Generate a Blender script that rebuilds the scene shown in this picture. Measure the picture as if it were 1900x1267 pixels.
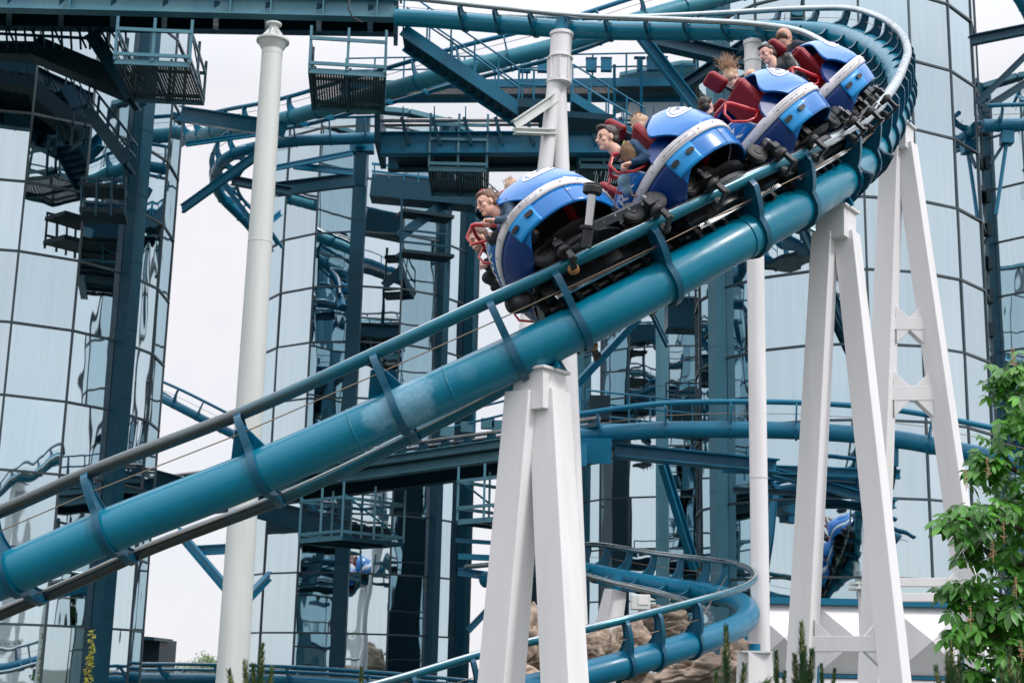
import bpy, math, random
from mathutils import Vector, Matrix, noise
R = math.radians
rnd = random.Random(7)
scene = bpy.context.scene
for _o in list(bpy.data.objects):
    bpy.data.objects.remove(_o)
COL = scene.collection
# ---------------- camera ----------------
F = 2718.0            # focal length in pixels of the 1900 px wide photograph
PITCH, ROLL = R(13.0), R(1.27)
CAM = Vector((0, 0, 1.6))
_f = Vector((0, math.cos(PITCH), math.sin(PITCH)))
_u0 = Vector((0, -math.sin(PITCH), math.cos(PITCH)))
_r0 = Vector((1, 0, 0))
_r = math.cos(ROLL) * _r0 + math.sin(ROLL) * _u0
_u = -math.sin(ROLL) * _r0 + math.cos(ROLL) * _u0
cd = bpy.data.cameras.new('camera')
cam = bpy.data.objects.new('camera', cd)
COL.objects.link(cam)
cam.matrix_world = Matrix(((_r.x, _u.x, -_f.x, CAM.x), (_r.y, _u.y, -_f.y, CAM.y), (_r.z, _u.z, -_f.z, CAM.z), (0, 0, 0, 1)))
cd.sensor_width = 36
cd.lens = F / 1900 * 36
cd.clip_end = 3000
cd.dof.use_dof = True
cd.dof.focus_distance = 12.6
cd.dof.aperture_fstop = 5.6
scene.camera = cam
# ---------------- world: bright overcast sky ----------------
SUN_EL, SUN_AZ = R(48), R(122)       # azimuth clockwise from +Y: to the right and behind the camera
world = bpy.data.worlds.new('World')
scene.world = world
world.use_nodes = True
nt = world.node_tree
nt.nodes.clear()
def N(tree, typ, **kw):
    n = tree.nodes.new(typ)
    for k, v in kw.items():
        if k.startswith('i_'):
            n.inputs[k[2:].replace('_', ' ')].default_value = v
        else:
            setattr(n, k, v)
    return n
L = nt.links.new
sky = N(nt, 'ShaderNodeTexSky', sky_type='NISHITA', sun_disc=False, sun_elevation=SUN_EL, sun_rotation=SUN_AZ)
bg1 = N(nt, 'ShaderNodeBackground'); bg1.inputs['Strength'].default_value = 0.1
L(sky.outputs[0], bg1.inputs['Color'])
tc = N(nt, 'ShaderNodeTexCoord')
sep = N(nt, 'ShaderNodeSeparateXYZ'); L(tc.outputs['Generated'], sep.inputs[0])
# cloud layer: brighter towards the zenith, like a real overcast sky
mp = N(nt, 'ShaderNodeMapRange'); mp.inputs['From Min'].default_value = 0.0; mp.inputs['From Max'].default_value = 1.0
mp.inputs['To Min'].default_value = 0.0; mp.inputs['To Max'].default_value = 2.3; mp.inputs['From Min'].default_value = 0.38
L(sep.outputs['Z'], mp.inputs['Value'])
ad = N(nt, 'ShaderNodeMath', operation='ADD'); ad.inputs[1].default_value = 1.0; L(mp.outputs[0], ad.inputs[0])
nz = N(nt, 'ShaderNodeTexNoise'); nz.inputs['Scale'].default_value = 2.6; nz.inputs['Detail'].default_value = 6; nz.inputs['Roughness'].default_value = .55
L(tc.outputs['Generated'], nz.inputs['Vector'])
cr = N(nt, 'ShaderNodeValToRGB'); L(nz.outputs['Fac'], cr.inputs[0])
cr.color_ramp.elements[0].position = .3; cr.color_ramp.elements[0].color = (.75, .80, .87, 1)
cr.color_ramp.elements[1].position = .68; cr.color_ramp.elements[1].color = (.99, .94, .965, 1)
bg2 = N(nt, 'ShaderNodeBackground'); L(cr.outputs[0], bg2.inputs['Color']); L(ad.outputs[0], bg2.inputs['Strength'])
mx = N(nt, 'ShaderNodeMixShader'); mx.inputs[0].default_value = .9
L(bg1.outputs[0], mx.inputs[1]); L(bg2.outputs[0], mx.inputs[2])
out = N(nt, 'ShaderNodeOutputWorld'); L(mx.outputs[0], out.inputs['Surface'])
ld = bpy.data.lights.new('sun', 'SUN')
ld.energy = 1.8; ld.angle = R(8); ld.color = (1, .96, .92)
sun = bpy.data.objects.new('sun', ld); COL.objects.link(sun)
_d = Vector((math.sin(SUN_AZ) * math.cos(SUN_EL), math.cos(SUN_AZ) * math.cos(SUN_EL), math.sin(SUN_EL)))
sun.rotation_euler = _d.to_track_quat('Z', 'Y').to_euler()
scene.view_settings.view_transform = 'Standard'
scene.view_settings.look = 'None'
scene.view_settings.exposure = 0.1
scene.view_settings.gamma = 1
scene.cycles.use_denoising = True
scene.cycles.max_bounces = 8
scene.cycles.transparent_max_bounces = 8

# ---------------- helpers ----------------
def ray(px, py):
    return _f + (px - 950) / F * _r - (py - 633.5) / F * _u
def W(px, py, Y):
    d = ray(px, py)
    return CAM + d * ((Y - CAM.y) / d.y)
def PX(p):
    v = p - CAM
    z = v.dot(_f)
    return 950 + F * v.dot(_r) / z, 633.5 - F * v.dot(_u) / z
def thing(name, label, cat, loc=(0, 0, 0), group=None, kind=None):
    o = bpy.data.objects.new(name, None); COL.objects.link(o)
    o.location = loc; o.empty_display_size = .2
    o['label'] = label; o['category'] = cat
    if group: o['group'] = group
    if kind: o['kind'] = kind
    return o
def wloc(o):
    v = Vector((0, 0, 0))
    while o is not None:
        v = v + Vector(o.location); o = o.parent
    return v
class MB:
    def __init__(s):
        s.v = []; s.f = []; s.m = []; s.s = []
    def add(s, vs, fs, mat=0, smooth=False):
        b = len(s.v); s.v += [Vector(v) for v in vs]
        for f in fs:
            s.f.append([b + i for i in f]); s.m.append(mat); s.s.append(smooth)
        return b
    def boxa(s, c, ax, ay, az, mat=0):
        c, ax, ay, az = map(Vector, (c, ax, ay, az))
        vs = [c + i * ax + j * ay + k * az for k in (-1, 1) for j in (-1, 1) for i in (-1, 1)]
        fs = [(0, 2, 3, 1), (4, 5, 7, 6), (0, 1, 5, 4), (2, 6, 7, 3), (0, 4, 6, 2), (1, 3, 7, 5)]
        if ax.cross(ay).dot(az) < 0: fs = [f[::-1] for f in fs]
        s.add(vs, fs, mat)
    def box(s, c, sx, sy, sz, mat=0):
        s.boxa(c, (sx / 2, 0, 0), (0, sy / 2, 0), (0, 0, sz / 2), mat)
    def beam(s, p, q, w, h=None, up=(0, 0, 1), mat=0, w2=None, h2=None):
        """rectangular bar from p to q; h is along up, w across"""
        p, q = Vector(p), Vector(q); h = h or w
        t = (q - p)
        if t.length < 1e-6: return
        t.normalize(); up = Vector(up)
        if abs(t.dot(up.normalized())) > .98: up = Vector((0, 1, 0))
        x = t.cross(up).normalized(); y = x.cross(t).normalized()
        w2 = w2 or w; h2 = h2 or h
        vs = []
        for c, ww, hh in ((p, w, h), (q, w2, h2)):
            for i, j in ((-1, -1), (1, -1), (1, 1), (-1, 1)):
                vs.append(c + x * (i * ww / 2) + y * (j * hh / 2))
        s.add(vs, [(3, 2, 1, 0), (4, 5, 6, 7), (0, 1, 5, 4), (1, 2, 6, 5), (2, 3, 7, 6), (3, 0, 4, 7)], mat)
    def ibeam(s, p, q, w, h, up=(0, 0, 1), t=.03, mat=0):
        p, q = Vector(p), Vector(q); up = Vector(up)
        d = (q - p).normalized(); x = d.cross(up).normalized(); y = x.cross(d)
        s.beam(p + y * (h / 2 - t / 2), q + y * (h / 2 - t / 2), w, t, up, mat)
        s.beam(p - y * (h / 2 - t / 2), q - y * (h / 2 - t / 2), w, t, up, mat)
        s.beam(p, q, t, h - 2 * t, up, mat)
    def tube(s, pts, r, seg=12, caps=True, mat=0, frames=None, matfn=None, closed=False):
        pts = [Vector(p) for p in pts]; n = len(pts)
        rs = r if isinstance(r, (list, tuple)) else [r] * n
        b = len(s.v)
        prev = None
        for i, p in enumerate(pts):
            if closed:
                t = (pts[(i + 1) % n] - pts[i - 1]).normalized()
            else:
                t = (pts[min(i + 1, n - 1)] - pts[max(i - 1, 0)]).normalized()
            if frames:
                x, y = frames[i]
            else:
                if prev is None:
                    a = Vector((0, 0, 1)) if abs(t.z) < .9 else Vector((1, 0, 0))
                    x = t.cross(a).normalized()
                else:
                    x = (prev - t * prev.dot(t)).normalized()
                prev = x
                y = t.cross(x).normalized()
            for k in range(seg):
                a = 2 * math.pi * k / seg
                s.v.append(p + (x * math.cos(a) + y * math.sin(a)) * rs[i])
        for i in range(n if closed else n - 1):
            for k in range(seg):
                k2 = (k + 1) % seg; i2 = (i + 1) % n
                s.f.append([b + i * seg + k, b + i2 * seg + k, b + i2 * seg + k2, b + i * seg + k2][::-1])
                s.m.append(matfn(i, k / seg) if matfn else mat); s.s.append(True)
        if caps and not closed:
            for i, rev in ((0, True), (n - 1, False)):
                vs = [s.v[b + i * seg + k].copy() for k in range(seg)]
                s.add(vs, [tuple(range(seg))[::-1] if rev else tuple(range(seg))], mat)
    def cyl(s, p, q, r, r2=None, seg=16, mat=0, caps=True):
        s.tube([p, q], [r, r if r2 is None else r2], seg, caps, mat)
    def lathe(s, c, ax, prof, seg=20, mat=0, smooth=True):
        """profile: (radius, distance along the axis)"""
        c = Vector(c); ax = Vector(ax).normalized()
        a = Vector((0, 0, 1)) if abs(ax.z) < .9 else Vector((1, 0, 0))
        x = ax.cross(a).normalized(); y = ax.cross(x)
        for (r1, h1), (r2, h2) in zip(prof[:-1], prof[1:]):
            vs = []
            for r, h in ((r1, h1), (r2, h2)):
                for k in range(seg):
                    t = 2 * math.pi * k / seg
                    vs.append(c + ax * h + (x * math.cos(t) + y * math.sin(t)) * max(r, 1e-4))
            s.add(vs, [(k, (k + 1) % seg, seg + (k + 1) % seg, seg + k) for k in range(seg)], mat, smooth)
    def prism(s, pts, th, mat=0, smooth=False):
        """flat outline pts, extruded by vector th (centred)"""
        th = Vector(th); n = len(pts)
        vs = [Vector(p) - th / 2 for p in pts] + [Vector(p) + th / 2 for p in pts]
        fs = [tuple(range(n))[::-1], tuple(range(n, 2 * n))] + [(i, (i + 1) % n, n + (i + 1) % n, n + i) for i in range(n)]
        s.add(vs, fs, mat, smooth)
    def grid(s, P, mat=0, smooth=True, matfn=None):
        """P[i][j] points"""
        b = len(s.v); h, w = len(P), len(P[0])
        for row in P: s.v += [Vector(p) for p in row]
        for i in range(h - 1):
            for j in range(w - 1):
                s.f.append([b + i * w + j, b + i * w + j + 1, b + (i + 1) * w + j + 1, b + (i + 1) * w + j])
                s.m.append(matfn(i, j) if matfn else mat); s.s.append(smooth)
    def build(s, name, mats, parent=None, bevel=0, solid=0, recalc=False, xf=None):
        me = bpy.data.meshes.new(name)
        off = wloc(parent) if parent else Vector((0, 0, 0))
        me.from_pydata([tuple((xf(v) if xf else v) - off) for v in s.v], [], s.f)
        if not isinstance(mats, (list, tuple)): mats = [mats]
        for m in mats: me.materials.append(m)
        me.polygons.foreach_set('material_index', s.m)
        me.polygons.foreach_set('use_smooth', s.s)
        if recalc:
            import bmesh
            bm = bmesh.new(); bm.from_mesh(me); bmesh.ops.recalc_face_normals(bm, faces=bm.faces); bm.to_mesh(me); bm.free()
        me.update()
        o = bpy.data.objects.new(name, me); COL.objects.link(o)
        if parent: o.parent = parent
        if solid:
            md = o.modifiers.new('thick', 'SOLIDIFY'); md.thickness = solid; md.offset = -1
        if bevel:
            md = o.modifiers.new('bevel', 'BEVEL'); md.width = bevel; md.segments = 2; md.limit_method = 'ANGLE'; md.angle_limit = R(50)
        return o
def tag(o, label, cat, group=None, kind=None):
    o['label'] = label; o['category'] = cat
    if group: o['group'] = group
    if kind: o['kind'] = kind
    return o
def bez(p0, p1, p2, n=6):
    return [((1 - t) ** 2 * p0[0] + 2 * t * (1 - t) * p1[0] + t * t * p2[0], (1 - t) ** 2 * p0[1] + 2 * t * (1 - t) * p1[1] + t * t * p2[1]) for t in [i / n for i in range(n + 1)]]

# ---------------- materials ----------------
def mat(name, col, rough=.5, metal=0, dirt=None, dirt_scale=3, dirt_amt=.5, bump=0, bump_scale=60, coat=0, rough_var=0, streak=False, spec=None):
    m = bpy.data.materials.new(name); m.use_nodes = True
    t = m.node_tree; b = t.nodes['Principled BSDF']
    b.inputs['Base Color'].default_value = (*col, 1)
    b.inputs['Roughness'].default_value = rough
    b.inputs['Metallic'].default_value = metal
    if coat: b.inputs['Coat Weight'].default_value = coat; b.inputs['Coat Roughness'].default_value = .08
    if spec is not None: b.inputs['Specular IOR Level'].default_value = spec
    if dirt or bump or rough_var:
        g = N(t, 'ShaderNodeNewGeometry')
        vec = g.outputs['Position']
        if streak:
            vm = N(t, 'ShaderNodeVectorMath', operation='MULTIPLY'); vm.inputs[1].default_value = (1, 1, .12)
            t.links.new(vec, vm.inputs[0]); vecd = vm.outputs[0]
        else:
            vecd = vec
    if dirt:
        n = N(t, 'ShaderNodeTexNoise'); n.inputs['Scale'].default_value = dirt_scale; n.inputs['Detail'].default_value = 7; n.inputs['Roughness'].default_value = .62
        t.links.new(vecd, n.inputs['Vector'])
        r = N(t, 'ShaderNodeMapRange'); r.inputs['From Min'].default_value = .47; r.inputs['From Max'].default_value = .75
        r.inputs['To Max'].default_value = dirt_amt
        t.links.new(n.outputs['Fac'], r.inputs['Value'])
        mx = N(t, 'ShaderNodeMix', data_type='RGBA')
        mx.inputs[6].default_value = (*col, 1); mx.inputs[7].default_value = (*dirt, 1)
        t.links.new(r.outputs[0], mx.inputs[0]); t.links.new(mx.outputs[2], b.inputs['Base Color'])
    if rough_var:
        n = N(t, 'ShaderNodeTexNoise'); n.inputs['Scale'].default_value = 5; n.inputs['Detail'].default_value = 5
        t.links.new(vec, n.inputs['Vector'])
        r = N(t, 'ShaderNodeMapRange'); r.inputs['To Min'].default_value = max(.02, rough - rough_var); r.inputs['To Max'].default_value = rough + rough_var
        r.inputs['From Min'].default_value = .3; r.inputs['From Max'].default_value = .7
        t.links.new(n.outputs['Fac'], r.inputs['Value']); t.links.new(r.outputs[0], b.inputs['Roughness'])
    if bump:
        n = N(t, 'ShaderNodeTexNoise'); n.inputs['Scale'].default_value = bump_scale; n.inputs['Detail'].default_value = 4
        t.links.new(vec, n.inputs['Vector'])
        bp = N(t, 'ShaderNodeBump'); bp.inputs['Strength'].default_value = bump; bp.inputs['Distance'].default_value = .02
        t.links.new(n.outputs['Fac'], bp.inputs['Height']); t.links.new(bp.outputs[0], b.inputs['Normal'])
    return m
M = {}
TEAL = (.0, .130, .235)
M['teal'] = mat('teal_paint', TEAL, .34, dirt=(.004, .18, .29), dirt_scale=1.6, dirt_amt=.55, rough_var=.08, spec=.4)
M['teal_pale'] = mat('teal_paint_weathered', (.02, .21, .29), .5, dirt=(.08, .29, .36), dirt_scale=1.2, dirt_amt=.7, rough_var=.1, streak=True)
M['teal_grey'] = mat('teal_grey_steel', (.055, .19, .255), .45, dirt=(.12, .27, .32), dirt_scale=1.4, dirt_amt=.7, rough_var=.12, streak=True)
M['teal_dark'] = mat('dark_teal_paint', (.001, .045, .078), .4, dirt=(.006, .06, .09), dirt_scale=2, dirt_amt=.6, rough_var=.1, spec=.3)
M['tie'] = mat('tie_paint_shaded', (.0, .075, .14), .36, dirt=(.004, .12, .19), dirt_scale=2, dirt_amt=.5, rough_var=.08)  # darker copy of the teal paint: shade on the ties put into the colour
M['navy'] = mat('dark_steel', (.001, .018, .030), .5, dirt=(.008, .026, .035), dirt_scale=4, dirt_amt=.5, spec=.25)
M['rail_steel'] = mat('worn_running_steel', (.32, .30, .30), .24, metal=1, dirt=(.10, .09, .085), dirt_scale=2.5, dirt_amt=.7, rough_var=.1)
M['rail_paint'] = mat('rail_paint', (.004, .13, .19), .22, metal=.2, dirt=(.02, .10, .13), dirt_scale=2, dirt_amt=.7, rough_var=.08)
M['rail_back'] = mat('polished_rail', (.42, .47, .49), .25, metal=1, dirt=(.20, .24, .25), dirt_scale=2, dirt_amt=.6, rough_var=.1)
M['rail_worn'] = mat('worn_brown_rail', (.13, .12, .125), .22, metal=.75, dirt=(.03, .07, .08), dirt_scale=3, dirt_amt=.8, rough_var=.06)
M['wire'] = mat('cable_steel', (.30, .23, .17), .45, metal=.6)
M['white'] = mat('white_paint', (.76, .75, .76), .42, dirt=(.52, .54, .51), dirt_scale=2.0, dirt_amt=.6, streak=True, rough_var=.1)
M['white_old'] = mat('white_paint_weathered', (.62, .65, .63), .5, dirt=(.42, .47, .45), dirt_scale=1.6, dirt_amt=.6, streak=True)
M['seal'] = mat('mullion_metal', (.05, .075, .09), .4, metal=.4)
M['car_blue'] = mat('car_blue', (.0, .155, .50), .24, coat=.3, dirt=(.0, .19, .55), dirt_scale=5, dirt_amt=.5, rough_var=.06)
M['car_light'] = mat('car_sky_blue', (.0, .27, .66), .35, coat=.1)
M['car_dark'] = mat('car_dark_blue', (.0, .030, .17), .35, coat=.1)
M['car_white'] = mat('car_white', (.72, .70, .72), .4, dirt=(.45, .45, .46), dirt_scale=9, dirt_amt=.5)
M['red'] = mat('red_paint', (.50, .012, .02), .3, coat=.5)
M['red_pad'] = mat('red_seat_padding', (.26, .006, .014), .55, dirt=(.18, .005, .012), dirt_scale=9, dirt_amt=.6, bump=.2)
M['black'] = mat('black_rubber', (.012, .013, .015), .55, dirt=(.04, .04, .042), dirt_scale=14, dirt_amt=.7)
M['black_metal'] = mat('black_greasy_metal', (.016, .018, .021), .35, metal=.3, dirt=(.06, .06, .06), dirt_scale=18, dirt_amt=.6)
M['chrome'] = mat('chrome', (.5, .5, .5), .22, metal=1)
M['orange'] = mat('orange_wheel_tread', (.28, .14, .05), .6)
M['plate_grey'] = mat('grey_plate', (.055, .065, .085), .5, dirt=(.09, .10, .115), dirt_scale=7, dirt_amt=.6)
M['ring_grey'] = mat('grey_mark', (.30, .30, .33), .6)
M['letter'] = mat('white_lettering', (.80, .80, .82), .5)
# weathered hero tube: pale repainted patches with an outline of their own
def spine_mat():
    m = mat('spine_tube_paint', (.0, .170, .270), .28, dirt=(.002, .21, .32), dirt_scale=1.1, dirt_amt=.6, rough_var=.08, spec=.45)
    t = m.node_tree; b = t.nodes['Principled BSDF']
    src = b.inputs['Base Color'].links[0].from_socket
    g = N(t, 'ShaderNodeNewGeometry')
    n = N(t, 'ShaderNodeTexNoise'); n.inputs['Scale'].default_value = 6; n.inputs['Detail'].default_value = 8; n.inputs['Roughness'].default_value = .7
    t.links.new(g.outputs['Position'], n.inputs['Vector'])
    fac = None
    for px, py, rad, amt in ((752, 742, .30, .85), (700, 765, .20, .7), (528, 838, .12, .65), (1395, 440, .17, .6), (870, 690, .1, .15)):
        c = W(px, py, 12.1)
        d = N(t, 'ShaderNodeVectorMath', operation='DISTANCE'); d.inputs[1].default_value = c
        t.links.new(g.outputs['Position'], d.inputs[0])
        a = N(t, 'ShaderNodeMath', operation='MULTIPLY_ADD'); t.links.new(n.outputs['Fac'], a.inputs[0]); a.inputs[1].default_value = rad * 1.0
        t.links.new(d.outputs['Value'], a.inputs[2])
        r = N(t, 'ShaderNodeMapRange'); r.inputs['From Min'].default_value = rad * 1.45; r.inputs['From Max'].default_value = rad * 1.22
        r.inputs['To Max'].default_value = amt; t.links.new(a.outputs[0], r.inputs['Value'])
        if fac is None: fac = r.outputs[0]
        else:
            x = N(t, 'ShaderNodeMath', operation='MAXIMUM'); t.links.new(fac, x.inputs[0]); t.links.new(r.outputs[0], x.inputs[1]); fac = x.outputs[0]
    w = N(t, 'ShaderNodeTexNoise'); w.inputs['Scale'].default_value = 14; w.inputs['Detail'].default_value = 4; w.inputs['Distortion'].default_value = 1.5
    t.links.new(g.outputs['Position'], w.inputs['Vector'])
    mr = N(t, 'ShaderNodeMapRange'); mr.inputs['From Min'].default_value = .3; mr.inputs['From Max'].default_value = .7; mr.inputs['To Min'].default_value = .45
    t.links.new(w.outputs['Fac'], mr.inputs['Value'])
    mu = N(t, 'ShaderNodeMath', operation='MULTIPLY'); t.links.new(fac, mu.inputs[0]); t.links.new(mr.outputs[0], mu.inputs[1])
    mx = N(t, 'ShaderNodeMix', data_type='RGBA'); mx.inputs[7].default_value = (.20, .40, .52, 1)
    t.links.new(mu.outputs[0], mx.inputs[0]); t.links.new(src, mx.inputs[6]); t.links.new(mx.outputs[2], b.inputs['Base Color'])
    return m
M['spine'] = spine_mat()
def glass_mat(name, col, wav=.35):
    m = bpy.data.materials.new(name); m.use_nodes = True
    t = m.node_tree; b = t.nodes['Principled BSDF']
    b.inputs['Metallic'].default_value = 1; b.inputs['Roughness'].default_value = .015
    g = N(t, 'ShaderNodeNewGeometry')
    vm = N(t, 'ShaderNodeVectorMath', operation='MULTIPLY'); vm.inputs[1].default_value = (1, 1, .35); t.links.new(g.outputs['Position'], vm.inputs[0])
    n = N(t, 'ShaderNodeTexNoise'); n.inputs['Scale'].default_value = .9; n.inputs['Detail'].default_value = 1.5
    t.links.new(vm.outputs[0], n.inputs['Vector'])
    bp = N(t, 'ShaderNodeBump'); bp.inputs['Strength'].default_value = wav; bp.inputs['Distance'].default_value = .035
    t.links.new(n.outputs['Fac'], bp.inputs['Height']); t.links.new(bp.outputs[0], b.inputs['Normal'])
    # faint vertical dirt streaks
    v2 = N(t, 'ShaderNodeVectorMath', operation='MULTIPLY'); v2.inputs[1].default_value = (9, 9, .25); t.links.new(g.outputs['Position'], v2.inputs[0])
    n2 = N(t, 'ShaderNodeTexNoise'); n2.inputs['Scale'].default_value = 1; n2.inputs['Detail'].default_value = 5
    t.links.new(v2.outputs[0], n2.inputs['Vector'])
    mr = N(t, 'ShaderNodeMapRange'); mr.inputs['From Min'].default_value = .35; mr.inputs['From Max'].default_value = .75; t.links.new(n2.outputs['Fac'], mr.inputs['Value'])
    oi = N(t, 'ShaderNodeObjectInfo')
    mx = N(t, 'ShaderNodeMix', data_type='RGBA'); mx.inputs[6].default_value = (*col, 1); mx.inputs[7].default_value = (col[0] * .93, col[1] * .94, col[2] * .93, 1)
    t.links.new(mr.outputs[0], mx.inputs[0])
    mx2 = N(t, 'ShaderNodeMix', data_type='RGBA', blend_type='MULTIPLY'); mx2.inputs[0].default_value = 1
    r2 = N(t, 'ShaderNodeMapRange'); r2.inputs['To Min'].default_value = .9; r2.inputs['To Max'].default_value = 1.03; t.links.new(oi.outputs['Random'], r2.inputs['Value'])
    cb = N(t, 'ShaderNodeCombineColor'); [t.links.new(r2.outputs[0], cb.inputs[i]) for i in range(3)]
    t.links.new(mx.outputs[2], mx2.inputs[6]); t.links.new(cb.outputs[0], mx2.inputs[7]); t.links.new(mx2.outputs[2], b.inputs['Base Color'])
    return m
M['glass'] = glass_mat('mirror_glass', (.59, .72, .775))
def wear_rail():
    m = M['rail_paint']; t = m.node_tree; b = t.nodes['Principled BSDF']
    src = b.inputs['Base Color'].links[0].from_socket
    g = N(t, 'ShaderNodeNewGeometry'); sx = N(t, 'ShaderNodeSeparateXYZ'); t.links.new(g.outputs['Position'], sx.inputs[0])
    n = N(t, 'ShaderNodeTexNoise'); n.inputs['Scale'].default_value = 3; n.inputs['Detail'].default_value = 6; n.inputs['Roughness'].default_value = .7
    t.links.new(g.outputs['Position'], n.inputs['Vector'])
    a = N(t, 'ShaderNodeMath', operation='MULTIPLY_ADD'); a.inputs[1].default_value = 3.2; t.links.new(n.outputs['Fac'], a.inputs[0]); t.links.new(sx.outputs['X'], a.inputs[2])
    r = N(t, 'ShaderNodeMapRange'); r.inputs['From Min'].default_value = .5; r.inputs['From Max'].default_value = -1.0; t.links.new(a.outputs[0], r.inputs['Value'])
    mx = N(t, 'ShaderNodeMix', data_type='RGBA'); mx.inputs[7].default_value = (.10, .115, .12, 1)
    t.links.new(r.outputs[0], mx.inputs[0]); t.links.new(src, mx.inputs[6]); t.links.new(mx.outputs[2], b.inputs['Base Color'])
    mm = N(t, 'ShaderNodeMath', operation='MULTIPLY_ADD'); mm.inputs[1].default_value = .65; mm.inputs[2].default_value = .2; t.links.new(r.outputs[0], mm.inputs[0]); t.links.new(mm.outputs[0], b.inputs['Metallic'])
wear_rail()
def grate_mat():
    m = mat('perforated_plate', (.02, .035, .035), .6, metal=.3)
    t = m.node_tree; b = t.nodes['Principled BSDF']; o = t.nodes['Material Output']
    tcn = N(t, 'ShaderNodeTexCoord')
    vm = N(t, 'ShaderNodeVectorMath', operation='MULTIPLY'); vm.inputs[1].default_value = (17, 17, 1); t.links.new(tcn.outputs['Object'], vm.inputs[0])
    fr = N(t, 'ShaderNodeVectorMath', operation='FRACTION'); t.links.new(vm.outputs[0], fr.inputs[0])
    sb = N(t, 'ShaderNodeVectorMath', operation='SUBTRACT'); sb.inputs[1].default_value = (.5, .5, 0); t.links.new(fr.outputs[0], sb.inputs[0])
    ml = N(t, 'ShaderNodeVectorMath', operation='MULTIPLY'); ml.inputs[1].default_value = (1, 1, 0); t.links.new(sb.outputs[0], ml.inputs[0])
    ln = N(t, 'ShaderNodeVectorMath', operation='LENGTH'); t.links.new(ml.outputs[0], ln.inputs[0])
    lt = N(t, 'ShaderNodeMath', operation='LESS_THAN'); lt.inputs[1].default_value = .19; t.links.new(ln.outputs['Value'], lt.inputs[0])
    tr = N(t, 'ShaderNodeBsdfTransparent'); ms = N(t, 'ShaderNodeMixShader')
    t.links.new(lt.outputs[0], ms.inputs[0]); t.links.new(b.outputs[0], ms.inputs[1]); t.links.new(tr.outputs[0], ms.inputs[2]); t.links.new(ms.outputs[0], o.inputs['Surface'])
    return m
M['grate'] = grate_mat()
# ---------------- ground ----------------
mb = MB(); mb.add([(-900, -900, 0), (900, -900, 0), (900, 1500, 0), (-900, 1500, 0)], [(0, 1, 2, 3)])
M['ground'] = mat('park_ground', (.06, .07, .06), .9, dirt=(.03, .06, .03), dirt_scale=.08, dirt_amt=1, bump=.3, bump_scale=4)
g = mb.build('ground', M['ground']); g['kind'] = 'structure'

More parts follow.
